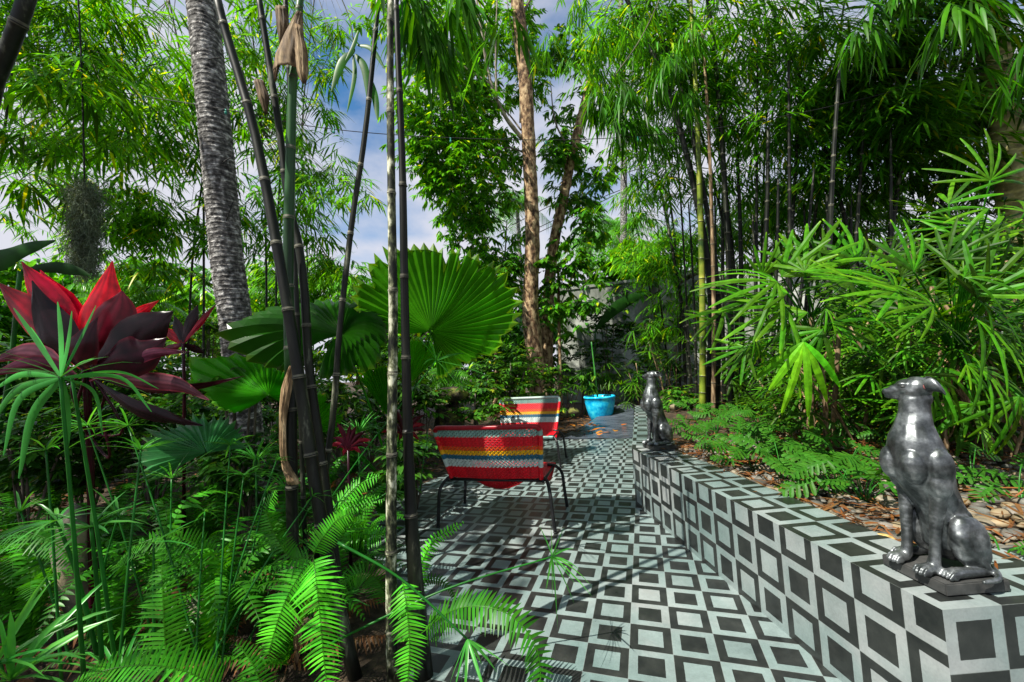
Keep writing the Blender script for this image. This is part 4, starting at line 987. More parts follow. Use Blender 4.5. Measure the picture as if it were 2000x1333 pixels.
bamboo('distant fine leaved bamboo low between the palm trunk and the canes', [[(560, 820, 8), (560, 620, 8), (570, 480, 8)], [(610, 820, 8), (615, 620, 8), (640, 500, 8)]],
       [(560, 560, 70, 70, 8, .8, 150), (640, 560, 70, 80, 8, .8, 170), (500, 570, 60, 60, 8, .8, 90)], ln=.20, wd=.03, leaves=8)
# big leaves hanging from above
def hanging(label, pts, blobs, ln, wd, tone=None, leaves=6):
    t = thing('bamboo_branch', label, 'branch', atd(*pts[0])); b = MB(); b.ct = (.5, .6, .4); b.tube(bez([atd(*p) for p in pts], 8), .004, 6); b.build('stem', m_branch, t)
    C = np.concatenate([blob(*q) for q in blobs]); tf = None if tone is None else (lambda n: tints(n, yellow=.0)*np.array(tone)[None])
    link('foliage', set_mesh('foliage', sprays(C, ln, wd, leaves=leaves, twig=.16, droop=.5, tint=tf, hang=1.1, spread=.6), m_bamboo), t)
hanging('dark long bamboo leaves hanging from the top edge right of the two upright canes', [(800, -260, 1.9), (850, -120, 1.9), (850, -20, 1.9)], [(845, 20, 60, 60, 1.9, .2, 34), (900, 0, 40, 30, 1.9, .2, 10), (1000, 20, 16, 40, 1.7, .05, 3)], .16, .021, (.45, .55, .6))
hanging('dark drooping bamboo leaves in front of the second tree trunk', [(1330, -100, 2.9), (1260, 60, 2.9), (1200, 150, 2.9)], [(1190, 190, 50, 50, 3.6, .25, 44), (1250, 200, 60, 60, 3.7, .3, 40), (1310, 150, 60, 60, 3.7, .3, 34)], .17, .019, (.45, .55, .55))
hanging('bright bamboo leaves drooping in the top centre right', [(1240, -160, 3.2), (1210, -40, 3.2), (1180, 30, 3.2)], [(1160, 60, 90, 50, 4.4, .4, 70), (1260, 70, 100, 70, 4.4, .4, 90)], .15, .017)
hanging('large bamboo leaves hanging along the top edge at the far right', [(1800, -260, 2.0), (1850, -120, 2.0), (1870, -20, 2.0)], [(1720, 10, 110, 50, 2.8, .3, 26), (1860, 20, 70, 50, 2.2, .2, 14), (1960, 90, 60, 80, 2.6, .2, 16)], .15, .020, (.4, .5, .45))
# six big leaves on one twig against the blue sky
tb = thing('bamboo_branch', 'single twig with a few large curved leaves against the blue sky beside the leaning cane', 'branch', atd(690, 60, 2.1))
b = MB(); b.ct = (.5, .7, .4); b.tube(bez([atd(640, -60, 2.1), atd(680, 30, 2.1), atd(693, 100, 2.1)], 6), .0028, 5); b.build('stem', m_branch, tb)
for (x0, y0, x1, y1, x2, y2, w) in ((692, 98, 668, 120, 648, 178, 17), (694, 106, 712, 135, 722, 210, 15), (690, 108, 692, 150, 678, 220, 9), (697, 88, 725, 95, 752, 135, 10), (722, 150, 732, 190, 738, 235, 13), (700, 60, 690, 90, 675, 118, 8)):
    P = bez([atd(x0, y0, 2.1), atd(x1, y1, 2.08), atd(x2, y2, 2.06)], 6); n = len(P); m = MB(); m.ct = (.35, .5, .5)
    m.ribbon(P, [px(w, 2.1)*math.sin(math.pi*(.06+.92*i/(n-1)))**.7 for i in range(n)], (P[-1]-P[0]).cross(FW), fold=.25); m.build('leaf', m_bamboo, tb)

# ------------------------------------------------------------------ trees in the middle
def tree(label, trunk, dia, limbs, blobs, ln=.15, wd=.05, leaves=8, twig=.24, tm=None, name='broadleaf_tree', cat='tree', tone=None, group=None, jit=.12, lm=None, hang=.35):
    P = [atd(*q) for q in trunk]
    if P[-1].z < .45: P[-1].z = 0
    t = thing(name, label, cat, P[-1], group); Q = bez(P, 14); b = MB(); n = len(Q)
    R = np.interp(np.linspace(0, 1, n), np.linspace(0, 1, len(dia)), dia)/2
    b.tube(Q, list(R), 16, jit=jit); b.build('trunk', tm or m_trunk_tree, t)
    for l in limbs:
        LP = bez([atd(*q) for q in l[0]], 7); m = MB(); v = l[2] if len(l) > 2 else 1.0; m.ct = (v, v, v); m.tube(LP, list(np.linspace(l[1], l[1]*.35, len(LP))/2), 7, jit=.1); m.build('limb', lm or m_branch, t)
    C = np.concatenate([blob(*q) for q in blobs]); tf = None if tone is None else (lambda n: tints(n)*np.array(tone)[None])
    link('crown', set_mesh('crown', sprays(C, ln, wd, leaves=leaves, twig=twig, droop=.25, hang=hang, spread=1.1, tint=tf, prof=(.25, .85, 1.0, .72, 0)), m_tree), t); return t
D = 7.8
tree('tall tree with flaky tan bark and bare pale side branches, centre of the view', [(990, -160, D), (1012, 20, D), (1026, 160, D), (1035, 330, D), (1040, 470, D), (1036, 600, D), (1046, 700, D), (1064, 800, D)], [px(20, D), px(26, D), px(26, D), px(27, D), px(30, D), px(36, D), px(44, D)],
     [([(1020, 272, D), (985, 225, D-.1), (958, 160, D-.2), (940, 60, D-.2), (925, -40, D-.2)], .09, 1.3), ([(958, 165, D-.2), (905, 130, D-.3), (870, 95, D-.3)], .045, 1.2), ([(970, 195, D-.2), (968, 90, D-.2), (972, -20, D-.2)], .05, 1.3), ([(1018, 255, D), (985, 215, D), (930, 180, D), (880, 150, D)], .035, 1.1), ([(1016, 240, D), (1016, 150, D), (1000, 60, D), (985, -30, D)], .04, 1.2), ([(955, 150, D-.2), (945, 90, D-.3), (955, 30, D-.3)], .03, 1.2), ([(1014, 40, D), (1040, -10, D), (1060, -60, D)], .06, 1), ([(1030, 300, D), (985, 290, D), (950, 330, D), (955, 360, D)], .04, .6)],
     [(880, 210, 100, 130, 8.1, .8, 1000), (855, 60, 110, 80, 8.1, .7, 520), (920, 310, 110, 90, 8.1, .8, 700), (1000, 110, 70, 110, 8.6, .7, 330), (760, 30, 60, 40, 8.1, .5, 60), (870, 350, 50, 50, 8.1, .6, 110)], ln=.125, wd=.042, tone=(1.3, 1.2, 1))
D = 8.6
tree('slimmer tan tree leaning right behind the central tree', [(1160, 130, D), (1138, 220, D), (1118, 300, D), (1100, 390, D), (1080, 490, D), (1070, 600, D), (1068, 720, D), (1072, 800, D)], [px(16, D), px(18, D), px(20, D), px(24, D), px(28, D)],
     [([(1118, 300, D), (1085, 240, D), (1075, 160, D)], .05, .8), ([(1138, 220, D), (1180, 160, D), (1200, 90, D)], .05, .8)],
     [(1110, 340, 70, 80, 8.8, .7, 190), (1130, 420, 60, 60, 8.8, .7, 120), (1090, 170, 90, 90, 9.0, .8, 190), (1170, 330, 50, 60, 8.9, .6, 70)], tone=(.75, .8, .9))
tree('round bright leaved tree low against the white cloud, left of the central trunk', [(960, 560, 8.9), (965, 640, 8.9), (968, 720, 8.9), (965, 790, 8.9)], [.08, .10, .12], [([(960, 560, 8.9), (930, 500, 8.9), (910, 440, 8.9)], .05), ([(960, 570, 8.9), (985, 500, 8.9), (990, 430, 8.9)], .05)],
     [(940, 400, 80, 50, 8.9, .5, 170), (950, 460, 85, 55, 8.9, .6, 200), (900, 430, 40, 30, 8.9, .4, 36), (985, 520, 60, 60, 8.9, .6, 110)], tone=(1.25, 1.25, 1))
tree('ivy wrapped thicket of dark leaves around the foot of the central trunks', [(1090, 520, 7.95), (1092, 640, 7.95), (1095, 790, 7.95)], [.05, .07], [([(1092, 600, 7.95), (1110, 560, 7.95), (1125, 520, 7.95)], .03)],
     [(1090, 500, 45, 60, 7.9, .3, 90), (1085, 600, 45, 60, 7.85, .3, 90), (1000, 560, 30, 60, 7.9, .3, 50), (1130, 560, 40, 60, 7.9, .4, 60)], tone=(.8, .8, .9), ln=.12, wd=.06, name='climbing_plant', cat='climber')
# far trees that close the view
FT = 'distant trees beyond the garden'
far = [(60, 560, 11, 130, 60), (220, 590, 10, 120, 60), (330, 560, 12, 90, 70), (420, 600, 10, 90, 50), (520, 640, 10, 80, 50), (700, 600, 11, 90, 80), (810, 640, 10, 90, 70), (1000, 640, 10, 90, 90), (1180, 560, 12, 70, 60), (1240, 480, 12, 60, 50), (-60, 620, 9, 120, 80), (1330, 560, 11, 90, 90)]
fx_ = sorted(f[0] for f in far)
for i, (x, y, D, rx, ry) in enumerate(far):
    tree('distant bushy tree low behind the garden, %s from the left' % (['first', 'second', 'third', 'fourth', 'fifth', 'sixth', 'seventh', 'eighth', 'ninth', 'tenth', 'eleventh', 'twelfth', 'thirteenth', 'fourteenth'][fx_.index(x)]), [(x, y, D), (x+4, y+60, D), (x, 760, D)], [.10, .16], [([(x, y+30, D), (x+rx*.4, y, D), (x+rx*.6, y-ry*.5, D)], .07), ([(x, y+30, D), (x-rx*.4, y, D), (x-rx*.6, y-ry*.4, D)], .07)],
         [(x, y, rx, ry, D, .9, int(rx*ry/26)), (x, y+ry*.9, rx, ry*.6, D, .7, int(rx*ry/50))], ln=.26, wd=.09, leaves=8, twig=.4, group=FT, name='bushy_tree', tone=((1.5, 1.35, 1), (1.0, 1.1, 1), (.7, .8, .8))[i % 3])
# coconut palms far off
def coco(label, crown, base, n, ln, seed, group='distant coconut palms'):
    r = random.Random(seed); c = atd(*crown); g = atd(*base); g.z = 0; t = thing('coconut_palm', label, 'palm tree', g, group)
    b = MB(); b.tube(bez([g, g.lerp(c, .5)+Vector((.1, 0, 0)), c], 8), [.13-.004*j for j in range(17)], 8); b.build('trunk', m_trunk_palm, t)
    for k in range(n):
        an = 6.283*k/n+r.random(); e = r.uniform(-.2, 1.1); d = Vector((math.cos(an)*math.cos(e), math.sin(an)*math.cos(e), math.sin(e)))
        P = [c+d*(ln*f)+Vector((0, 0, -ln*.65*f*f)) for f in np.linspace(0, 1, 10)]
        link('frond', set_mesh('frond', frond_set(P, 40, ln*.26, ln*.018, Vector((0, 0, 1)), 1.2, droop=.9), m_tree), t)
coco('distant coconut palm with arching fronds under the wires', (1205, 440, 15), (1210, 760, 15), 16, 1.7, 1)
coco('distant coconut palm with arching fronds behind the bright round tree', (1010, 395, 16), (1015, 760, 16), 14, 1.6, 2)
coco('distant coconut palm low behind the second leaning trunk', (1150, 470, 13), (1150, 760, 13), 14, 1.3, 3)
coco('feathery grey green palm with arching fronds behind the mossy stone', (880, 735, 5.6), (880, 830, 5.6), 16, .55, 4, None)
coco('feathery palm with drooping fronds at the left behind the cordyline', (250, 590, 5.0), (250, 800, 5.0), 14, .8, 5, None)
coco('tall bare coconut palm trunk rising beside the utility wires', (1205, -260, 13), (1212, 700, 13), 10, 2.0, 6, None)
# utility wires, far
wz = thing('utility_wires', 'three thin utility wires rising to the right against the white sky', 'wires', atd(1150, 400, 14))
for k, (a, c, e) in enumerate((((1000, 440), (1180, 352), (1300, 318)), ((1000, 470), (1190, 380), (1300, 345)), ((1000, 480), (1160, 402), (1300, 330)))):
    b = MB(); b.tube(bez([atd(*a, 14), atd(*c, 14), atd(*e, 14)], 4), .014, 4); b.build('wire', m_cable, wz)

# ------------------------------------------------------------------ bamboo stand, right
GC = 'thin bamboo culms of the stand behind the tiled wall'
def bedpt(x, y, zz=.36):
    p = on_z(x, y, zz)
    for _ in range(6): p = on_z(x, y, max(.0, bed_h(p.x, p.y))-.02)
    return p
def culm(base, top, dia, m=None, bow=(0, 0), tint=1.0, label=None, group=GC, leaf=None):
    b0 = bedpt(*base); D = (b0-CAM).dot(FW); D = min(D, 7.5)
    tp = atd(top[0], top[1], D+(top[2] if len(top) > 2 else 0)); mid = b0.lerp(tp, .5)+RT*px(bow[0], D)+UP*px(bow[1], D); q1 = b0.lerp(mid, .5)+RT*px(bow[0], D)*.3
    return cane('bamboo_culm', [b0, q1, mid, mid.lerp(tp, .5)+RT*px(bow[0], D)*.3, tp], [px(dia, D), px(dia*.8, D), px(dia*.5, D)], m or m_cane_dark, label or 'thin dark bamboo culm among its neighbours in the stand behind the tiled wall', group=group, cat='bamboo culm', seg=7, internode=.22, tint=tint, smoothn=5, node_w=.006)
culm((1380, 812), (1195, -60), 15, bow=(70, 0), label='thick black culm bending over to the upper left, at the left end of the stand', group=None)
culm((1398, 808), (1240, -60), 12, bow=(55, 0))
culm((1428, 806), (1376, -60), 13, bow=(14, 0), label='straight black culm rising to the top edge in the stand', group=None, tint=1.6)
culm((1372, 815), (1345, -60), 13, bow=(8, 0), m=noise_mat('yellow_cane', [(.02, .05, .01), (.16, .22, .02), (.40, .38, .06)], scale=2.2, rough=(.3, .5), use_tint=True), label='yellow-green bamboo culm at the left end of the stand', group=None, tint=1.0)
culm((1393, 815), (1372, 60), 9, m=m_sheath, bow=(8, 0), label='tan dead culm beside the yellow-green one', group=None, tint=.9)
for (bx, by, tx, ty, d, bw) in ((1447, 800, 1440, 300, 11, 4), (1468, 815, 1500, 250, 12, 8), (1485, 800, 1470, 420, 8, 0), (1512, 800, 1560, 200, 9, 6), (1340, 775, 1300, 330, 7, 6), (1352, 780, 1260, 250, 8, 12), (1328, 770, 1330, 480, 6, 0), (1310, 765, 1280, 500, 6, 0), (1415, 790, 1420, 100, 8, -6), (1440, 785, 1330, -50, 9, 30), (1460, 790, 1300, 60, 7, 30), (1475, 800, 1480, 60, 7, 0), (1500, 815, 1520, 350, 9, 4), (1530, 820, 1590, 330, 8, 4), (1545, 810, 1540, 120, 9, 0), (1612, 830, 1640, 120, 12, -6), (1630, 800, 1615, 380, 10, 0), (1650, 800, 1690, 200, 9, 0), (1668, 790, 1660, 300, 7, 0), (1590, 790, 1570, 400, 7, 0), (1700, 790, 1800, 120, 12, -10), (1720, 780, 1500, 0, 9, 30), (1740, 800, 1740, 250, 8, 0), (1780, 780, 1900, 100, 9, -8), (1405, 795, 1395, 350, 6, 0), (1360, 790, 1345, 400, 6, 3), (1455, 770, 1445, 350, 5, 0), (1490, 775, 1600, 30, 6, -20), (1280, 740, 1290, 480, 5, 0), (1560, 790, 1650, 0, 7, -10), (1300, 750, 1215, 330, 5, 8)):
    culm((bx, by), (tx, ty), d, bow=(bw, 0), tint=.7+1.1*rnd.random())
D = 5.0
bamboo('airy bright bamboo overhanging the middle right of the view', [[(1350, 780, 6.2), (1330, 400, 6.0), (1300, 100, 5.8), (1250, -80, 5.6)]], [(1230, 80, 110, 100, 5.2, .6, 190), (1340, 70, 110, 110, 5.2, .6, 200), (1300, 230, 110, 70, 5.4, .6, 110), (1380, 210, 80, 80, 5.2, .5, 90), (1290, 330, 80, 50, 5.6, .5, 50), (1230, 420, 50, 60, 6.5, .4, 60)], ln=.17, wd=.022)
bamboo('bamboo foliage above the centre of the stand, mixed light and dark', [[(1480, 790, 5.6), (1490, 400, 5.5), (1500, 100, 5.3), (1480, -80, 5.2)]], [(1470, 90, 100, 100, 4.8, .6, 170), (1570, 120, 100, 110, 4.8, .6, 170), (1500, 250, 110, 70, 4.8, .5, 110), (1600, 280, 90, 60, 4.8, .5, 90), (1420, 330, 70, 60, 5.2, .5, 50), (1530, 380, 90, 50, 5.4, .5, 60)], ln=.17, wd=.022, tone=(.85, .9, .9))
bamboo('bamboo in the top right behind the hanging leaves, shade painted into its leaf tint', [[(1720, 780, 4.6), (1740, 400, 4.5), (1760, 100, 4.3), (1800, -80, 4.2)]], [(1700, 70, 110, 90, 4.2, .5, 130), (1820, 90, 110, 100, 4.2, .5, 150), (1930, 120, 90, 120, 4.4, .5, 120), (1710, 220, 90, 60, 4.2, .5, 60), (1830, 250, 110, 60, 4.2, .5, 90), (1660, 340, 80, 50, 4.6, .4, 50), (1780, 350, 90, 50, 4.6, .5, 60), (1920, 320, 70, 60, 4.6, .4, 60), (1740, 290, 130, 60, 4.9, .4, 90), (1620, 200, 90, 80, 4.9, .4, 90), (1880, 200, 90, 80, 4.6, .4, 90)], ln=.20, wd=.026, tone=(.5, .55, .6))  # darker leaf tint paints in the shade at the right
bamboo('bamboo foliage low behind the stand in front of the plaster wall', [[(1330, 770, 7.6), (1320, 560, 7.5), (1300, 380, 7.5)]], [(1270, 520, 60, 70, 7.4, .5, 90), (1340, 500, 70, 80, 7.2, .5, 100), (1420, 560, 80, 70, 6.8, .5, 50), (1500, 480, 90, 60, 6.4, .5, 70), (1320, 620, 50, 50, 7.4, .4, 40), (1600, 480, 80, 50, 6.0, .5, 70), (1700, 420, 120, 60, 5.6, .5, 120), (1560, 400, 90, 60, 6.0, .5, 90), (1450, 430, 80, 70, 6.4, .5, 90)], ln=.20, wd=.026)

# ------------------------------------------------------------------ lady palms
s1 = bedpt(1595, 880); Ds = (s1-CAM).dot(FW)
def st(bx, by, tx, ty, dD=0):
    a = bedpt(bx, by); d = (a-CAM).dot(FW); return (a, atd(tx, ty, d+dD))
rhapis([st(1592, 880, 1585, 620), st(1612, 890, 1600, 690), st(1580, 870, 1572, 700), st(1625, 880, 1640, 640)],
       [(1556, 555, 2.25, .52, (.55, -.85), 2), (1560, 555, 2.2, .50, (-.9, -.1), 2), (1480, 660, 2.2, .30, (-.6, .6), 3), (1570, 668, 2.05, .34, (-.15, 1), 'y', -.2), (1560, 590, 2.2, .42, (-.9, .25), 0), (1690, 535, 2.3, .42, (.7, -.7), 0), (1680, 530, 2.3, .38, (-.1, -1), 1), (1600, 620, 2.2, .34, (.8, .4), 3), (1640, 600, 2.3, .42, (.9, -.1), 2), (1520, 610, 2.3, .34, (-.9, -.5), 1), (1610, 560, 2.4, .40, (.2, -1), 3), (1480, 655, 2.2, .28, (.1, 1), 5)],
       'bushy lady palm with clustered brown stems and one yellow drooping leaf', seed=3, srad=.013)
rhapis([st(1860, 850, 1850, 640), st(1880, 870, 1900, 560), st(1845, 850, 1820, 560), st(1850, 900, 1868, 700)],
       [(1862, 610, 1.75, .42, (.95, .35), 2, -.2), (1790, 572, 1.8, .34, (-.9, -.1), 0), (1786, 570, 1.8, .30, (.0, -1), 1), (1880, 610, 1.7, .36, (.5, -.85), 3), (1850, 615, 1.75, .34, (-.7, -.5), 2), (1960, 430, 1.9, .36, (.8, -.3), 2), (1955, 430, 1.9, .34, (-.9, .2), 3), (1900, 520, 1.9, .36, (.4, -.9), 0), (1870, 700, 1.75, .32, (.9, .5), 2), (1850, 700, 1.8, .28, (-.6, .7), 5), (1970, 600, 1.7, .34, (.9, -.2), 1), (1930, 380, 2.0, .34, (.1, -1), 2), (1990, 740, 1.7, .30, (-.2, .9), 5)],
       'large lady palm with long glossy leaflets at the right edge above the near statue', seed=5, srad=.011)
GR = 'dark lady palms against the garden wall'
for i, (x, y, D, h, n, ln, lab, g) in enumerate((
    (1180, 790, 8.3, 1.3, 40, .33, 'dark lady palm right behind the turquoise pot', None), (1250, 780, 8.0, 1.2, 36, .32, 'dark lady palm behind the farther statue', None), (1110, 790, 8.2, 1.0, 26, .30, 'dark lady palm left of the turquoise pot at the wall', None),
    (1310, 780, 7.4, 1.4, 30, .32, 'dark lady palm among the thin culms right of the farther statue', None),
    (1700, 830, 3.4, .85, 26, .34, 'lady palm behind the bushy one, between it and the near statue', None), (1790, 800, 3.2, 1.15, 26, .36, 'tall dark lady palm over the near statue', None),
    (1900, 800, 3.0, 1.2, 28, .36, 'dense lady palm filling the right edge behind the large one', None), (1760, 760, 4.4, 1.5, 26, .42, 'high lady palm reaching up toward the yellow-green trunk', None),
    (1940, 900, 2.3, .55, 16, .30, 'low lady palm beside the right edge at statue height', None), (1540, 800, 4.4, .7, 18, .3, 'small lady palm among the dark culms', None), (1660, 780, 4.6, .9, 20, .34, 'shaded lady palm deep between culms and wall', None), (2030, 840, 2.6, 1.3, 26, .36, 'lady palm cut off by the right edge of the view', None),
    (1500, 790, 5.2, 1.1, 26, .34, 'lady palm standing deep among the dark culms, left of the bushy one', None), (1620, 790, 5.2, 1.5, 30, .38, 'tall lady palm behind the bushy one', None), (1840, 790, 4.0, 1.6, 36, .38, 'tall lady palm against the wall above the near statue head', None), (1960, 790, 3.8, 1.9, 36, .40, 'tall lady palm near the yellow-green trunk', None),
    (1730, 850, 2.9, .6, 22, .28, 'low lady palm left of the near statue head', None), (1860, 880, 2.5, .55, 22, .28, 'low lady palm directly behind the near statue back', None), (1420, 790, 6.4, 1.2, 26, .34, 'lady palm behind the culms in front of the plaster wall', None), (1690, 760, 5.0, 2.1, 30, .42, 'highest lady palm in the shade of the bamboo', None))):
    rhapis_auto(x, y, D, h, n, ln, lab, g, seed=i, spread=.42 if D > 5 else .36, zb=(bed_h(atd(x, y, D).x, atd(x, y, D).y)), nst=5)

# ------------------------------------------------------------------ cut-leaf philodendrons and the bed
def phil_leaf(seed):
    r = random.Random(seed); b = MB(); n = 6; L_ = 1.0
    b.ct = (1, 1, 1); mid = [Vector((t, 0, .10*math.sin(t*2.6))) for t in np.linspace(0, 1, 9)]
    b.ribbon(mid, [.09, .11, .12, .12, .11, .10, .09, .06, .01], Vector((0, 1, 0)), fold=.1)
    for k in range(n):
        t = .02+.86*k/(n-1); m = .42*(math.sin(math.pi*(.28+.62*t)))*(1-.25*t)
        for s in (-1, 1):
            a0 = Vector((t, 0, .10*math.sin(t*2.6))); fw = .25+.75*t-.35*(k == 0); g = .85+.4*r.random(); b.ct = (g*(1+.4*r.random()), g, g)
            d = Vector((fw, s, -.12)).normalized(); pts = [a0+d*(m*f)+Vector((.03*f*f*m, 0, -.10*m*f*f)) for f in (0, .35, .7, .92, 1)]
            b.ribbon(pts, [.085, .11, .12, .085, .015], Vector((1, 0, 0)), fold=.15)
    return b.mesh('cut_leaf', m_phil, smooth=False)
PL = [phil_leaf(s) for s in (1, 2, 3)]
GP = 'small cut-leaf philodendrons along the tiled wall'
def phil(x, y, n, size, label, seed, group=None):
    n = int(n*.8); r = random.Random(seed); p = bedpt(x, y); t = thing('philodendron', label, 'plant', p, group); b = MB(); b.ct = (1, .9, .6)
    for k in range(n):
        an = 6.283*k/n*1.6+r.random()*.6; e = r.uniform(.6, 1.35); d = Vector((math.cos(an)*math.cos(e), math.sin(an)*math.cos(e), math.sin(e))); l = size*r.uniform(.8, 1.7); hub = p+d*l
        b.tube(bez([p, p+d*l*.5+Vector((0, 0, .02)), hub], 4), .0026, 5)
        place(PL[r.randrange(3)], 'leaf', t, hub, (Vector((d.x, d.y, 0)).normalized()+Vector((0, 0, r.uniform(-.6, .5)))).normalized(), Vector((0, 0, 1))-FW*.7, size*r.uniform(.8, 1.25), p)
    b.build('leaf_stalks', m_sedge, t)
for i, (x, y, n, s, lab) in enumerate(((1345, 862, 12, .12, 'cut-leaf philodendron right beside the farther statue, its leaf over the tiles'), (1400, 850, 12, .13, 'cut-leaf philodendron at the foot of the yellow-green culm'), (1440, 895, 11, .15, 'leggy cut-leaf philodendron with bare stalks at the wall edge'), (1500, 870, 12, .13, 'cut-leaf philodendron left of the bushy lady palm stems'), (1540, 900, 12, .14, 'bright cut-leaf philodendron in front of the bushy lady palm'), (1600, 930, 12, .13, 'cut-leaf philodendron spilling toward the tiles below the palm stems'), (1655, 935, 12, .14, 'cut-leaf philodendron midway between palm stems and near statue'), (1690, 990, 14, .15, 'large cut-leaf philodendron with yellow stalks, nearest the near statue'), (1330, 800, 9, .12, 'small cut-leaf philodendron far along the bed behind the farther statue'), (1360, 825, 10, .12, 'cut-leaf philodendron in the litter behind the farther statue'), (1590, 985, 8, .10, 'small cut-leaf philodendron leaning over the wall top'), (1740, 900, 10, .12, 'cut-leaf philodendron behind the near statue chest'), (1990, 985, 8, .10, 'tiny cut-leaf philodendron among pebbles at the right edge'), (1960, 1110, 5, .05, 'seedling philodendron in the pebbles behind the near statue'))):
    phil(x, y, n, s, lab, i+50)
def scatter_stones(name, label, n, area, sz, m, cols, squash=.6, elong=1.5):
    b = MB(); k = 0
    while k < n:
        x, y = area(); h = bed_h(x, y)
        if h < .3: continue
        s = sz*(.5+rnd.random()**2*1.3); c = rnd.choice(cols); v = .7+.6*rnd.random(); b.ct = tuple(q*v for q in c)
        b.ball((x, y, h+s*.15), (s*elong*(.8+.4*rnd.random()), s, s*squash), Matrix.Rotation(rnd.random()*6.28, 3, 'Z') @ Matrix.Rotation(rnd.uniform(-.3, .3), 3, 'X'), seg=8); k += 1
    o = b.build(name, m); tag(o, label, 'pebbles', kind='stuff')
def area_bed():
    s = rnd.random()*2.9-.2; w = .27+rnd.random()**1.4*1.6; d = (P1-P0).normalized(); n = V(-d.y, d.x, 0); n = -n if n.x < 0 else n
    p = P0+d*s+n*w; return p.x, p.y
scatter_stones('pebbles', 'smooth grey and brown river pebbles covering the planting bed', 2200, area_bed, .018, m_pebble, [(1, 1, 1), (.7, .75, .75), (1.2, 1.0, .7), (.5, .5, .5), (1.3, 1.2, 1)])
sp_ = on_z(1726, 1042, .41); b = MB(); b.ct = (1, 1, 1); b.ball((sp_.x, sp_.y, .395), (.030, .016, .013), Matrix.Rotation(2.7, 3, 'Z'), seg=14)
tag(b.build('pebble', noise_mat('yellow_pebble', [(.35, .22, .06), (.62, .45, .18)], scale=60)), 'oval yellow pebble at the wall edge left of the near statue', 'pebble')
for x, y, D_, r_, lab in ((1655, 750, 4.0, .12, 'grey boulder behind the lady palm stems'), (1690, 800, 3.5, .10, 'pale flat stone in the bed left of the near statue head'), (1620, 775, 4.4, .09, 'rounded stone between culms and lady palm stems'), (1325, 790, 5.5, .12, 'pale stone in the litter beyond the farther statue')):
    p = atd(x, y, D_); p.z = bed_h(p.x, p.y)+r_*.3; b = MB(); b.ball(p, (r_*1.3, r_, r_*.7), seg=18); o = b.build('boulder', m_rock); tag(o, lab, 'stone')
    for v in o.data.vertices: v.co += Vector((1, 1, 1))*.12*r_*math.sin(v.co.x*60)*math.sin(v.co.y*50+v.co.z*70)
def litter(name, label, pts, ln, wd, m=None):
    B = np.array(pts); n = len(B); an = nr.rand(n)*6.28; D_ = np.stack([np.cos(an), np.sin(an), .35*(nr.rand(n)-.3)], 1); S = np.cross(D_, np.array([0, 0, 1.]))+.5*(nr.rand(n, 3)-.5)
    t = (.4+1.0*nr.rand(n, 1))*np.array([[1, .9, .8]])*np.stack([1+.5*nr.rand(n), np.ones(n), 1-.4*nr.rand(n)], 1)
    o = link(name, set_mesh(name, [leafset(B, D_, S, ln*(.5+nr.rand(n)), wd*(.5+nr.rand(n)), .3*(nr.rand(n)-.5), t)], m or m_litter)); tag(o, label, 'leaf litter', kind='stuff')
pts = []
while len(pts) < 1500:
    x, y = area_bed(); w = 0
    if bed_h(x, y) > .3: pts.append((x, y, bed_h(x, y)+.005+.03*rnd.random()))
litter('leaf_litter', 'dry brown bamboo leaves and twigs strewn over the bed', pts, .09, .010)
pts = []
for _ in range(1600):
    q = on_z(rnd.uniform(1290, 2000), rnd.uniform(745, 900), .42); q.z = bed_h(q.x, q.y)+.01+.04*rnd.random()
    if bed_h(q.x, q.y) > .3 and q.y < 9: pts.append(tuple(q))
litter('leaf_litter', 'dry brown leaves under the bamboo stand', pts, .12, .014)
pts = [tuple(on_z(rnd.gauss(1160, 28), rnd.uniform(831, 856), .0)+V(0, 0, .02+.04*rnd.random())) for _ in range(34)]
litter('fallen_leaves', 'yellow and orange fallen leaves on the ground under the turquoise pot', pts, .12, .06, leaf_mat('fallen_leaf', (.55, .28, .04), trans=.3, rough=.5, tcol=(1.4, 1.1, .4)))
pts = [(rnd.uniform(-6, -.7), rnd.uniform(-2.5, 7), .01+.03*rnd.random()) for _ in range(5000)]
pts = [p for p in pts if not (p[0] > -2.0 and -1.2 < p[1] < 3.8)]
litter('leaf_litter', 'dark decaying leaves on the soil under the ferns', pts, .10, .02)
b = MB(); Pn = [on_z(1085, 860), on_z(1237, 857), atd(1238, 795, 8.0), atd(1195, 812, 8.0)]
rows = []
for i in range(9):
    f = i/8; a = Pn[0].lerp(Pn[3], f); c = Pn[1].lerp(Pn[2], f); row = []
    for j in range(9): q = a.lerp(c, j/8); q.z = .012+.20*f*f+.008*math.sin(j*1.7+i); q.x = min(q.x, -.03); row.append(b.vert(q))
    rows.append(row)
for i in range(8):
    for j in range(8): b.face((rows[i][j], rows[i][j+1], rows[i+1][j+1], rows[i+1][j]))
o = b.build('path', m_film); o['kind'] = 'structure'

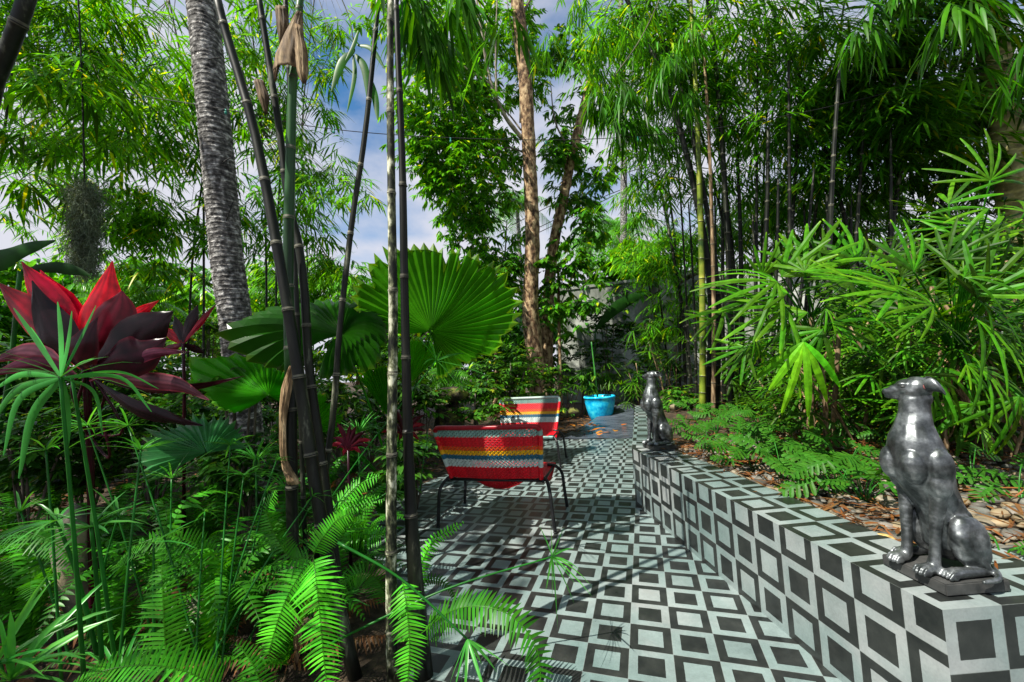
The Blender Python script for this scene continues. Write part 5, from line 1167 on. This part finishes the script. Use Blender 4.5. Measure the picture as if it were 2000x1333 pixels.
# ------------------------------------------------------------------ lower left: ferns, sedges, stones
ferns = [  # px x, px y on the ground, size, fronds
 (60, 1280, .50, 13), (230, 1290, .5, 14), (420, 1310, .5, 13), (560, 1300, .45, 12), (120, 1180, .55, 14), (330, 1200, .55, 15), (500, 1190, .55, 14), (660, 1200, .5, 14), (30, 1100, .55, 13), (220, 1090, .6, 14), (400, 1080, .6, 15), (560, 1070, .6, 15), (700, 1090, .5, 14),
 (100, 1010, .65, 13), (300, 1000, .65, 14), (470, 990, .65, 14), (640, 990, .6, 14), (745, 1010, .45, 13), (560, 930, .7, 13), (690, 930, .6, 13), (400, 930, .7, 12), (760, 940, .45, 12), (800, 905, .5, 10), (-80, 1150, .6, 12), (220, 940, .7, 12), (60, 940, .7, 12)]
rows_ = {}
for f in ferns: rows_.setdefault(min(range(6), key=lambda k: abs((1293, 1190, 1090, 1000, 930, 900)[k]-f[1])), []).append(f[0])
ORD = ['first', 'second', 'third', 'fourth', 'fifth', 'sixth', 'seventh', 'eighth']
for i, (x, y, s, n) in enumerate(ferns):
    p = on_z(x, y); p.z = 0; k = min(range(6), key=lambda k: abs((1293, 1190, 1090, 1000, 930, 900)[k]-y))
    fern(p, n, s, 'sword fern, %s from the left in the %s of ferns at lower left' % (ORD[sorted(rows_[k]).index(x)], ('front row', 'second row', 'third row', 'fourth row', 'fifth row', 'last row')[k]), 'sword ferns massed at the lower left', seed=i+1)
F1 = thing('sword_fern', 'bright yellow-green fern with two fronds hanging down in front of the slanted dark canes', 'fern', atd(612, 1080, 1.36))
frond_px(F1, [(612, 1085, 1.36), (585, 1125, 1.33), (555, 1180, 1.30), (532, 1250, 1.28), (524, 1290, 1.28)], .075, 30, 3.2, pw=.017)
frond_px(F1, [(612, 1085, 1.36), (617, 1130, 1.3), (625, 1200, 1.27), (632, 1280, 1.25), (640, 1350, 1.22)], .085, 32, 3.2, pw=.018)
frond_px(F1, [(612, 1085, 1.36), (625, 1060, 1.36), (655, 1020, 1.36), (690, 1000, 1.36)], .05, 22, 2.2, pw=.013)
frond_px(F1, [(610, 1085, 1.36), (570, 1090, 1.34), (540, 1050, 1.34), (520, 1000, 1.34)], .055, 24, 1.0, pw=.014)
F2 = thing('sword_fern', 'fern reaching over the patio tiles with one long arched frond beside the black cane', 'fern', atd(800, 1200, 1.36))
frond_px(F2, [(820, 1240, 1.40), (880, 1195, 1.34), (940, 1185, 1.3), (1000, 1205, 1.27), (1045, 1260, 1.24), (1055, 1330, 1.22), (1040, 1400, 1.2)], .07, 44, .8, normal=UP*.9-FW*.55+RT*.1, pw=.016)
frond_px(F2, [(815, 1190, 1.5), (822, 1110, 1.5), (850, 1055, 1.52), (905, 1020, 1.55)], .035, 30, 3.0, pw=.012)
frond_px(F2, [(815, 1140, 1.5), (850, 1130, 1.5), (880, 1150, 1.5), (893, 1185, 1.5)], .022, 20, .6, pw=.007)
frond_px(F2, [(785, 1130, 1.34), (795, 1190, 1.3), (800, 1270, 1.27), (795, 1350, 1.25)], .06, 30, 2.4, pw=.016)
frond_px(F2, [(760, 1180, 1.5), (735, 1130, 1.48), (700, 1120, 1.46), (660, 1150, 1.45)], .06, 28, .8)
F3 = thing('sword_fern', 'long fern frond arching sideways along the bottom edge of the view', 'fern', atd(420, 1360, 1.0))
frond_px(F3, [(440, 1350, 1.05), (360, 1312, 1.02), (280, 1300, 1.0), (200, 1312, .98), (130, 1345, .97)], .075, 36, 2.0, normal=UP*1-FW*.35, pw=.015)
frond_px(F3, [(330, 1330, 1.1), (322, 1240, 1.12), (318, 1160, 1.14), (316, 1105, 1.16)], .085, 26, 1.1, pw=.015)
frond_px(F3, [(520, 1370, 1.05), (500, 1310, 1.05), (475, 1270, 1.06), (460, 1258, 1.06)], .05, 18, 1.2, pw=.012)
frond_px(F3, [(430, 1090, 1.6), (350, 1050, 1.55), (280, 1060, 1.5), (220, 1110, 1.48)], .075, 34, .9, normal=UP*1-FW*.4)
frond_px(F3, [(-10, 1045, 1.3), (50, 1040, 1.3), (110, 1065, 1.3), (150, 1110, 1.3)], .06, 30, .9, normal=UP-FW*.3)
F4 = thing('sword_fern', 'fern between the canes with light green fronds pointing right at mid height', 'fern', atd(640, 1080, 2.0))
for a in ([(640, 1050, 2), (670, 1000, 2), (710, 985, 2), (750, 975, 2)], [(640, 1060, 2), (680, 1040, 2), (720, 1045, 2), (760, 1040, 2)], [(630, 1060, 2), (650, 1010, 2), (700, 950, 2), (740, 930, 2)], [(550, 1090, 2), (530, 1040, 2), (520, 1000, 2), (540, 960, 2)], [(500, 1200, 1.8), (480, 1150, 1.8), (450, 1130, 1.8), (410, 1120, 1.8)]):
    frond_px(F4, a, .085, 28, 1.9, normal=UP*.8-FW*.6)

ns = sedge([((165, 1340, 1.05), (118, 738, .92), dict(n=5, ln=.12, wd=.010, tone=.7)), ((230, 1330, 1.15), (140, 735, 1.0), dict(n=5, ln=.2, wd=.005, tone=.7, sp=1.5))], 'close umbrella sedge with long strap leaves in front of the red cordyline', seed=3, rad=.0042, tone=.8)
m = MB()
for tip, w, bend in (((26, 602), 12, -6), ((112, 590), 12, 4), ((140, 608), 8, 6), ((187, 597), 7, 4), ((6, 890), 13, -60), ((36, 935), 18, -40), ((130, 880), 19, 6), ((200, 850), 9, 50), ((296, 805), 8, 60), ((-10, 760), 12, -30), ((60, 640), 9, -4), ((190, 700), 8, 20), ((-20, 830), 14, -40), ((310, 760), 5, 40)):
    a = Vector((118, 738)); q = Vector(tip); mid = (a+q)/2+Vector((bend*.45, -abs(bend)*.55)); dz = rnd.uniform(-.06, .05)
    P = bez([atd(a.x, a.y, .92), atd(mid.x, mid.y, .92+dz), atd(q.x, q.y, .92+dz*1.6)], 7); n = len(P); g = rnd.uniform(1.0, 1.9); m.ct = (g*1.1, g, g*1.1)
    m.ribbon(P, [px(w, .92)*(math.sin(math.pi*(.10+.88*i/(n-1)))**.6) for i in range(n)], (P[-1]-P[0]).cross(FW)+RT*.1, fold=.35)
m.build('strap_leaves', m_sedge, ns)
sedge([((190, 1280, 1.2), (112, 1018, 1.15), dict(ln=.15, n=13)), ((200, 1300, 1.2), (178, 1030, 1.15), dict(ln=.15, n=13))], 'umbrella sedge with two star shaped heads low at the left', seed=9, rad=.005, wd=.010)
sedge([((400, 1330, 1.3), (250, 832, 1.5), dict(ln=.20, n=16)), ((300, 1250, 1.5), (170, 832, 1.5), dict(ln=.13, n=14, tone=1.6)), ((330, 1280, 1.5), (335, 935, 1.6), {})], 'umbrella sedge with spidery heads beside the cordyline stem', seed=14, rad=.003, wd=.006)
sedge([((430, 1330, 1.3), (476, 930, 1.5), dict(ln=.16, n=14, wd=.012)), ((400, 1330, 1.3), (540, 900, 1.6), dict(ln=.08)), ((390, 1330, 1.25), (610, 970, 1.5), dict(ln=.1, n=8)), ((420, 1330, 1.25), (450, 870, 1.6), dict(ln=.12, n=10)), ((380, 1330, 1.25), (400, 1000, 1.5), dict(ln=.1, n=8))], 'umbrella sedge with several thin stalks fanning up to the right at lower left', seed=24, rad=.0028, wd=.008)
sedge([((640, 1260, 1.35), (1078, 1088, 1.45), dict(ln=.145, n=16, wd=.009, tone=1.7, sp=1.5, ax=RT*.6+UP*.4-FW*.3)), ((660, 1060, 1.2), (912, 1248, 1.15), dict(ln=.13, n=11, wd=.010, tone=1.5, ax=RT*.4-UP*1-FW*.1, sp=.9))], 'umbrella sedge sending two bright star shaped heads out over the tiles', seed=31, rad=.0034)
sedge([((560, 1100, 2.0), (852, 705, 1.95), dict(ln=.26, n=11, wd=.014, sp=1.5, tone=.9, droop=.2)), ((560, 1120, 2.0), (760, 960, 2.0), dict(ln=.15, n=9))], 'umbrella sedge with a spiky head in front of the big fan palm leaf', seed=41, rad=.003)
sedge([((60, 1300, 1.1), (20, 1330, 1.0), dict(ln=.30, n=14, wd=.014, tone=1.4, ax=UP+RT*.4, sp=.7)), ((10, 1340, 1.0), (-10, 1300, 1.0), dict(ln=.25, n=12, wd=.012, tone=1.5, ax=UP+RT*.6, sp=.8))], 'yellow-green grassy tuft in the bottom left corner', seed=47, rad=.003)
sedge([((700, 980, 2.6), (660, 905, 2.6), {}), ((690, 980, 2.6), (720, 880, 2.6), {}), ((640, 980, 2.6), (600, 890, 2.7), {}), ((820, 960, 2.7), (835, 860, 2.7), dict(ln=.12)), ((480, 980, 2.4), (560, 860, 2.5), {})], 'umbrella sedges low behind the canes beside the chair', seed=55, rad=.003, wd=.008, ln=.17, n=12)

def stone(name, label, x, y, D, r, R, m, tone=1.0, cat='stone', rough=.14):
    p = atd(x, y, D); b = MB(); b.ct = (tone,)*3; b.ball((0, 0, 0), r, seg=26); o = b.build(name, m); tag(o, label, cat); o.location = p; o.rotation_euler = R
    for v in o.data.vertices:
        c = v.co; k = 1+rough*(math.sin(c.x*31+c.y*17)+math.sin(c.z*27+c.x*11)+.6*math.sin(c.y*53+c.z*41))*.5; v.co = c*k
    return o
stone('stone', 'long weathered grey and tan stone leaning among the sedge stalks at lower left', 150, 1110, 1.75, (.09, .07, .30), (.25, .35, 0), m_rock, 1.5)
stone('stone', 'flat brown stone low in the ferns at the bottom left of centre', 400, 1190, 1.75, (.11, .06, .035), (0, .2, .2), m_rock, 1.1)
stone('mossy_stone', 'moss capped brown stone standing behind the chairs left of the trunk', 882, 772, 5.0, (.20, .15, .10), (0, 0, .2), m_mossrock)
stone('mossy_stone', 'dark mossy stone beneath the moss capped one behind the chairs', 878, 822, 5.0, (.18, .15, .22), (0, .1, .4), m_mossrock, .6)
stone('mossy_stone', 'dark low stone under the farther chair by the wall of plants', 1112, 806, 6.0, (.16, .14, .07), (0, 0, .1), m_mossrock, .6)

# ------------------------------------------------------------------ shrubs filling the beds
def shrub(label, x, y, D, rx, ry, n, ln=.09, wd=.035, tone=None, group=None, dD=.35, m=None, name='shrub', leaves=7, twig=.16):
    g = atd(x, y, D); g.z = bed_h(g.x, g.y); t = thing(name, label, 'shrub', g, group); b = MB(); b.ct = (.5, .5, .5)
    for k in range(5):
        q = Vector(blob(x, y, rx*.6, ry*.6, D, dD*.5, 2)[0]); b.tube(bez([g, g.lerp(q, .5)+Vector((rnd.uniform(-.05, .05), 0, .03)), q], 4), .008, 5)
    b.build('stems', m_branch, t)
    tf = None if tone is None else (lambda n: tints(n)*np.array(tone)[None])
    link('foliage', set_mesh('foliage', sprays(blob(x, y, rx, ry, D, dD, n), ln, wd, leaves=leaves, twig=twig, droop=.2, hang=-.1, spread=1.1, tint=tf, prof=(.3, .85, 1, .7, 0)), m or m_shrub), t)
for a in (('dark small leaved shrub directly behind the nearer chair', 930, 790, 5.0, 60, 40, 150), ('shrub left of the mossy stone behind the chair', 820, 800, 4.6, 45, 55, 120), ('dense shrub under the central trunk', 990, 740, 5.8, 70, 60, 200), ('dark shrub behind the farther chair beside the trunk foot', 1070, 770, 6.2, 50, 50, 120),
          ('sunlit yellow-green shrub under the big fan leaf', 780, 760, 5.2, 60, 50, 130, .10, .04, (1.7, 1.4, 1)), ('sunlit bush under the palm trunk', 520, 660, 6.5, 90, 50, 170, .12, .04, (1.6, 1.4, 1)), ('bright bush left of the palm trunk base', 390, 650, 6.0, 60, 50, 130, .12, .04, (1.5, 1.4, 1)),
          ('shadowed bush behind the cordyline stem', 250, 720, 4.0, 120, 60, 220, .10, .035, (.8, .9, .9)), ('bush at the left edge under the red leaves', 40, 730, 3.6, 90, 80, 200, .10, .035, (.7, .8, .8)), ('yellow-green bush right of the slanted canes', 650, 800, 4.0, 70, 70, 200, .09, .03, (1.4, 1.3, 1)),
          ('low bush in the gap beneath the third fan leaf', 470, 840, 3.6, 100, 50, 220, .09, .03, (1.0, 1.0, 1)), ('low dark bush beside the patio edge left of the chair', 810, 890, 3.2, 45, 45, 120, .07, .03, (.8, .9, .9)), ('bush behind the blue grey fan palm', 300, 830, 3.0, 130, 60, 260, .08, .028, (.7, .85, .9)), ('dark bush low at the far left', 60, 860, 2.6, 100, 70, 220, .08, .028, (.6, .75, .8)),
          ('leafy undergrowth behind the near statue', 1800, 790, 3.4, 120, 60, 240, .08, .030, (.8, .9, .9)), ('leafy undergrowth at the right edge', 1950, 760, 3.0, 80, 90, 220, .08, .03, (.9, 1, .9)), ('undergrowth beyond the lady palm stems', 1560, 720, 5.0, 110, 60, 170, .10, .035, (.9, 1, .9)), ('low green plants under the culms', 1350, 780, 5.6, 60, 26, 120, .09, .035, (1.1, 1.2, 1.1)),
          ('dark climbing leaves on the wall behind the upper right palms', 1830, 480, 4.2, 130, 70, 170, .14, .04, (.7, .8, .8))):
    kw = {}; lab, x, y, D, rx, ry, n = a[:7]
    if len(a) > 7: kw = dict(ln=a[7], wd=a[8], tone=a[9])
    shrub(lab, x, y, D, rx, ry, n, **kw)
# large single leaves
def bigleaf(label, name, pts, widths, D, base, tone):
    g = atd(*base); g.z = max(0, bed_h(g.x, g.y)); t = thing(name, label, 'plant', g); P = [atd(x, y, D+z) for x, y, z in pts]
    Q = bez(P, 6); n = len(Q); W_ = np.interp(np.linspace(0, 1, n), np.linspace(0, 1, len(widths)), [px(w, D) for w in widths]); b = MB(); b.ct = tone
    b.ribbon(Q, list(W_), (Q[-1]-Q[0]).cross(FW), fold=.35); b.build('leaf', m_phil, t)
    b = MB(); b.ct = (.5, .6, .4); b.tube(bez([g, g.lerp(Q[0], .6)+RT*.04, Q[0]], 6), .012, 7); b.build('stalk', m_sedge, t)
bigleaf('banana like plant with one dark arched leaf before the pale wall', 'banana_plant', [(1163, 645, 0), (1195, 610, 0), (1225, 588, .05), (1266, 572, .1)], [6, 18, 24, 20, 3], 8.4, (1140, 770, 8.4), (.35, .4, .5))
bigleaf('dark pointed leaf rising at the left edge above the cordyline', 'elephant_ear', [(-60, 520, 0), (0, 505, 0), (50, 485, 0), (108, 470, 0)], [30, 44, 30, 22, 3], 2.2, (-120, 1000, 2.2), (.35, .5, .6))
bigleaf('second dark leaf behind the cordyline leaf tips', 'elephant_ear', [(40, 530, 0), (100, 522, 0), (150, 530, 0), (178, 540, 0)], [6, 20, 24, 12, 2], 2.4, (-60, 1000, 2.4), (.25, .35, .4))
# hanging moss
mt = thing('hanging_moss', 'grey clump of hanging moss strands in front of the left bamboo', 'moss', atd(165, 330, 3.0)); b = MB()
for k in range(4200):
    u = rnd.gauss(0, .5); v = rnd.random(); x = 165+u*36*(1-.25*v); y = 345+v*165+30*rnd.random(); g = .5+1.0*rnd.random(); b.ct = (g, g*(1+.1*rnd.random()), g*.95)
    p = atd(x, y, 3.0+rnd.uniform(-.12, .12)); pts = [p]
    for _ in range(5): p = p+Vector((rnd.uniform(-.022, .022), rnd.uniform(-.022, .022), rnd.uniform(-.040, .012))); pts.append(p)
    b.ribbon(bez(pts, 2), [.0028]*11, Vector((rnd.random()-.5, rnd.random()-.5, rnd.random()-.5)), fold=0)
b.build('strands', m_moss, mt); b = MB(); b.tube(bez([atd(150, -60, 3), atd(160, 150, 3), atd(165, 350, 3), atd(168, 470, 3)], 6), .006, 5); b.build('hanging_cord', m_cable, mt)
# string of lights
sl = thing('string_lights', 'thin black cable with small teal bulbs strung across the view', 'string lights', atd(760, 262, 3.2)); b = MB()
CP = [(-60, 105, 3.2), (170, 168, 3.2), (440, 214, 2.9), (600, 246, 3.1), (760, 263, 3.2), (950, 272, 3.3), (1130, 273, 3.4), (1300, 262, 3.5), (1440, 244, 3.6), (1700, 190, 3.8), (2100, 80, 4)]
b.tube(bez([atd(*p) for p in CP], 6), .0032, 5); b.build('cable', m_cable, sl)
for x, y, D in ((441, 214, 2.9), (652, 252, 3.12), (1066, 274, 3.38), (880, 270, 3.25), (1245, 268, 3.46), (280, 188, 3.05)):
    m = MB(); p = atd(x, y, D); m.tube([p, p-Vector((0, 0, .016))], .006, 8); m.ball(p-Vector((0, 0, .026)), (.009, .009, .014), seg=10); m.build('bulb', m_bulb, sl)

# ------------------------------------------------------------------ unseen crowns added round and above the viewpoint to block sky and shade ferns
def overhead(label, base, top, pts, n, R, ln=.26, wd=.06):
    t = thing('added_shade_tree', label, 'tree', base, 'added unseen shade trees around the terrace'); b = MB(); b.tube(bez([base, base.lerp(top, .5)+V(.15, .1, 0), top], 8), [.12-.003*j for j in range(17)], 10, jit=.1); b.build('trunk', m_trunk_tree, t)
    C = []
    for c, r in pts:
        for _ in range(int(n*r*r)):
            g = nr.randn(3); g = g/np.linalg.norm(g)*r*nr.rand()**.4; g[2] *= .45; C.append((c[0]+g[0], c[1]+g[1], c[2]+g[2]))
        m = MB(); m.tube(bez([top-V(0, 0, .6), top.lerp(Vector(c), .5)+V(0, 0, .2), Vector(c)], 5), [.05-.004*j for j in range(11)], 6); m.build('limb', m_trunk_tree, t)
    link('crown', set_mesh('crown', sprays(np.array(C), ln, wd, leaves=8, twig=.45, droop=.3, hang=.3), m_tree), t)
overhead('unseen tree added behind the viewpoint to the left, shading the ferns', V(-4.6, -3.6, 0), V(-4.4, -3.0, 4.6), [((-4.7, -2.5, 5.2), 1.3), ((-5.6, -1.2, 5.4), 1.3), ((-3.9, -4.2, 5.4), 1.5), ((-6.4, -3.4, 5.4), 1.5)], 32, 1)
overhead('unseen tree added behind the viewpoint, blocking sky light', V(.2, -6.2, 0), V(.9, -5.6, 4.6), [((1.6, -5.8, 5.6), 1.5), ((1.4, -4.4, 5.4), 1.3), ((3.0, -5.2, 5.6), 1.6)], 80, 1)
overhead('unseen tree added right of the viewpoint, its crown blocking sky light overhead', V(4.2, -2.6, .4), V(3.9, -2.2, 4.4), [((3.4, -1.6, 5.4), 1.6), ((4.4, .4, 5.4), 1.5), ((2.2, -2.8, 6.2), 1.2), ((4.6, -3.2, 4.6), 1.5), ((1.2, .3, 7.0), 1.4), ((2.6, 1.8, 7.4), 1.5), ((.2, 2.4, 8.2), 1.5), ((2.4, 4.4, 9.4), 1.6)], 70, 1)

for i, (x, y, D, rx, ry, lab, tn) in enumerate((
  (60, 700, 7.0, 130, 50, 'hedge bush on the horizon at the far left behind the red leaves', (.9, 1, .9)), (260, 690, 7.4, 110, 50, 'hedge bush on the horizon between cordylines', (1.3, 1.25, 1)), (430, 690, 7.6, 90, 45, 'hedge bush on the horizon behind the palm trunk foot', (1.5, 1.35, 1)),
  (580, 700, 7.6, 90, 50, 'hedge bush on the horizon behind the canes', (1.1, 1.2, 1)), (720, 700, 7.4, 90, 55, 'hedge bush on the horizon behind the left side of the big fan leaf', (1.3, 1.3, 1)), (870, 700, 7.2, 90, 55, 'hedge bush on the horizon behind the mossy stone', (.8, .95, .9)), (990, 690, 7.4, 70, 60, 'hedge bush on the horizon left of the central trunk', (.8, .9, .9)),
  (1130, 700, 9.2, 60, 60, 'dark bush at the foot of the plaster wall left end', (.7, .85, .85)), (60, 790, 4.6, 140, 50, 'middle distance bush at left under the hedge', (.6, .8, .8)), (300, 770, 5.0, 140, 50, 'middle distance bush between the cordyline stems', (.8, .9, .9)), (540, 770, 5.2, 120, 50, 'middle distance bush behind the crossing canes', (1.0, 1.1, 1)), (720, 790, 4.8, 80, 50, 'middle distance bush left of the mossy stone behind the upright canes', (1.2, 1.2, 1)))):
    shrub(lab, x, y, D, rx, ry, int(rx*ry/26), ln=.13, wd=.045, tone=tn, twig=.22, dD=.5)
for i, (x, y, s, n) in enumerate(((150, 880, .7, 12), (330, 880, .7, 12), (480, 890, .65, 12), (620, 900, .6, 12), (20, 1200, .5, 12), (440, 1240, .5, 14), (180, 1240, .5, 14))):
    p = on_z(x, y); p.z = 0
    fern(p, n, s, 'sword fern half hidden in the lower left growth, %s from the left of these' % ORD[[1, 3, 5, 6, 0, 4, 2][i]], 'sword ferns massed at the lower left', seed=i+71)
sedge([((140, 1300, 1.4), (40, 1000, 1.4), {}), ((160, 1300, 1.4), (230, 1010, 1.4), {}), ((300, 1330, 1.3), (300, 1060, 1.35), dict(n=9)), ((230, 1330, 1.25), (275, 880, 1.4), {}), ((120, 1330, 1.25), (90, 880, 1.3), {})], 'umbrella sedge with dark straight stalks standing in the ferns at the left', seed=66, ln=.15, wd=.009, rad=.0035)
sedge([((470, 1300, 1.6), (600, 1000, 1.8), dict(n=7)), ((480, 1300, 1.6), (660, 980, 1.8), dict(n=7)), ((450, 1300, 1.5), (520, 960, 1.8), dict(n=9)), ((460, 1290, 1.6), (700, 930, 1.9), dict(n=5))], 'umbrella sedge with straight slanting stalks in front of the slanted canes', seed=76, ln=.12, wd=.007, rad=.0028)

for i, (x, y, n, sz, lab) in enumerate(((1420, 830, 10, .13, 'cut-leaf philodendron among culm feet, farther row'), (1480, 840, 10, .13, 'cut-leaf philodendron left of the palm stems, farther row'), (1470, 925, 10, .13, 'cut-leaf philodendron leaning on the wall edge midway'), (1530, 945, 11, .13, 'cut-leaf philodendron whose leaf overlaps the tiled wall top'), (1640, 980, 12, .13, 'cut-leaf philodendron at the wall edge before the yellow pebble'), (1700, 880, 10, .14, 'cut-leaf philodendron behind the yellow stalked one'), (1640, 860, 10, .14, 'cut-leaf philodendron right of the palm stem cluster'), (1380, 880, 10, .11, 'cut-leaf philodendron touching the tiles near the farther statue'), (1900, 960, 9, .12, 'cut-leaf philodendron behind the near statue back'), (1560, 850, 10, .13, 'cut-leaf philodendron left of the palm stem cluster'))):
    phil(x, y, n, sz, lab, i+150)
for a in (('low leafy cover in the bed behind the bushy palm stems', 1600, 800, 4.2, 110, 26, 150, .08, .03, (.9, 1.1, 1)), ('low leafy cover right of the bushy palm stems', 1740, 830, 3.2, 70, 30, 110, .07, .028, (.8, 1, .9)), ('low leafy cover under the culms left of the palm', 1460, 790, 5.0, 80, 22, 110, .08, .03, (.9, 1.1, 1)), ('low leafy cover behind the near statue', 1900, 880, 2.7, 70, 40, 110, .07, .025, (.8, 1, .9)),
          ('bushes before the palm trunk foot', 470, 760, 2.6, 60, 50, 120, .07, .025, (1.1, 1.1, 1)), ('bushes at the palm trunk base, lower', 480, 900, 2.5, 60, 60, 130, .07, .025, (.7, .85, .8))):
    lab, x, y, D, rx, ry, n = a[:7]; shrub(lab, x, y, D, rx, ry, n, ln=a[7], wd=a[8], tone=a[9], dD=.2, twig=.12)

for a in (('bush filling the far left edge behind the sedge stalks', 20, 800, 3.4, 90, 50, 170, .08, .03, (.8, 1, .9)), ('bush low at the far left edge behind the ferns', -10, 920, 3.0, 90, 60, 170, .08, .03, (.8, 1, .9)), ('leafy clump behind the red cordyline stem, lower', 170, 900, 3.0, 90, 50, 160, .08, .03, (.9, 1, .9))):
    lab, x, y, D, rx, ry, n = a[:7]; shrub(lab, x, y, D, rx, ry, n, ln=a[7], wd=a[8], tone=a[9], dD=.25, twig=.14)

for k, (x, y, D, lab, tn, ln_) in enumerate(((500, 900, 2.3, 'bright grassy tuft between the blue grey fan palm and the dark canes', 1.9, .26), (560, 960, 2.2, 'second grassy tuft left of the dark canes, lower', 1.5, .22), (650, 1180, 1.7, 'fine grassy tuft between the slanted and upright canes', 1.2, .22), (230, 1330, 1.2, 'grassy tuft with upright blades at the bottom left', 1.6, .20), (700, 850, 2.6, 'strappy tuft with arching blades right of the leaning cane foot', 1.3, .26), (90, 1060, 1.9, 'tuft of pale narrow blades over the weathered stone', 1.5, .22))):
    p = atd(x, y, D); g = p.copy(); g.z = 0; t = thing('grass_tuft', lab, 'grass tuft', g)
    link('blades', set_mesh('blades', [umbel_set(p, UP+RT*.1, 46, ln_, .009, spread=.9, seed=k+300, droop=.45, tone=tn)], m_sedge), t); b = MB(); b.ct = (.4, .5, .4); b.tube([g, p], .006, 6); b.build('stem', m_sedge, t)

for i, (x, y, D, h, n, ln, lab) in enumerate(((1680, 880, 2.7, .55, 22, .26, 'lady palm low between the bushy palm and the near statue'), (1760, 860, 2.8, .95, 26, .28, 'upright lady palm just left of the near statue head'), (1910, 880, 2.4, .8, 26, .28, 'upright lady palm right behind the near statue'), (1560, 850, 3.2, .5, 20, .26, 'short lady palm left of the bushy palm stems'), (2000, 900, 2.2, .9, 24, .28, 'lady palm half outside the right edge beside the statue'), (1640, 830, 3.6, 1.3, 30, .32, 'tall lady palm rising over the bushy one'), (1870, 830, 3.3, 1.5, 34, .34, 'tall lady palm rising over the near statue and the large palm'))):
    rhapis_auto(x, y, D, h, n, ln, lab, None, seed=i+60, spread=.30, zb=bed_h(atd(x, y, D).x, atd(x, y, D).y), nst=5)
bamboo('sparse bamboo sprays filling the sky between the dark canes', [[(600, 850, 6.5), (600, 500, 6.5), (590, 250, 6.5), (620, -60, 6.5)]], [(600, 60, 60, 70, 6, .4, 26), (660, 60, 50, 50, 6, .4, 18), (560, 300, 60, 80, 6, .4, 40), (620, 330, 60, 60, 6, .4, 26), (80, 330, 90, 60, 6, .4, 22), (60, 440, 80, 50, 6, .4, 18)], ln=.17, wd=.022, twig=.26)

# the culms of the stand are told apart by their order along it
ones = ['', 'first', 'second', 'third', 'fourth', 'fifth', 'sixth', 'seventh', 'eighth', 'ninth', 'tenth', 'eleventh', 'twelfth', 'thirteenth', 'fourteenth', 'fifteenth', 'sixteenth', 'seventeenth', 'eighteenth', 'nineteenth']
def ordinal(n): return ones[n] if n < 20 else ({2: 'twentieth', 3: 'thirtieth'}[n//10] if n % 10 == 0 else {2: 'twenty-', 3: 'thirty-'}[n//10]+ones[n % 10])
def basepx(o):
    d = o.data.vertices[0].co-CAM; return d.dot(RT)/d.dot(FW)
cs = sorted([o for o in COL.objects if o.get('group') == GC and o.parent is None], key=basepx)
for i, o in enumerate(cs): o['label'] = 'thin dark bamboo culm, its foot %s from the left behind the tiled wall' % ordinal(i+1)

for a in (('dark bush against the plaster wall above the turquoise pot', 1180, 640, 9.0, 60, 70, 190, .14, .05, (.7, .85, .8)), ('dark bush against the plaster wall right of the turquoise pot', 1260, 640, 8.8, 60, 80, 170, .14, .045, (.8, .95, .8)), ('dark leafy mass at the wall between pot and culms', 1300, 720, 8.0, 50, 50, 120, .12, .04, (.7, .85, .8))):
    lab, x, y, D, rx, ry, n = a[:7]; shrub(lab, x, y, D, rx, ry, n, ln=a[7], wd=a[8], tone=a[9], dD=.3, twig=.2)
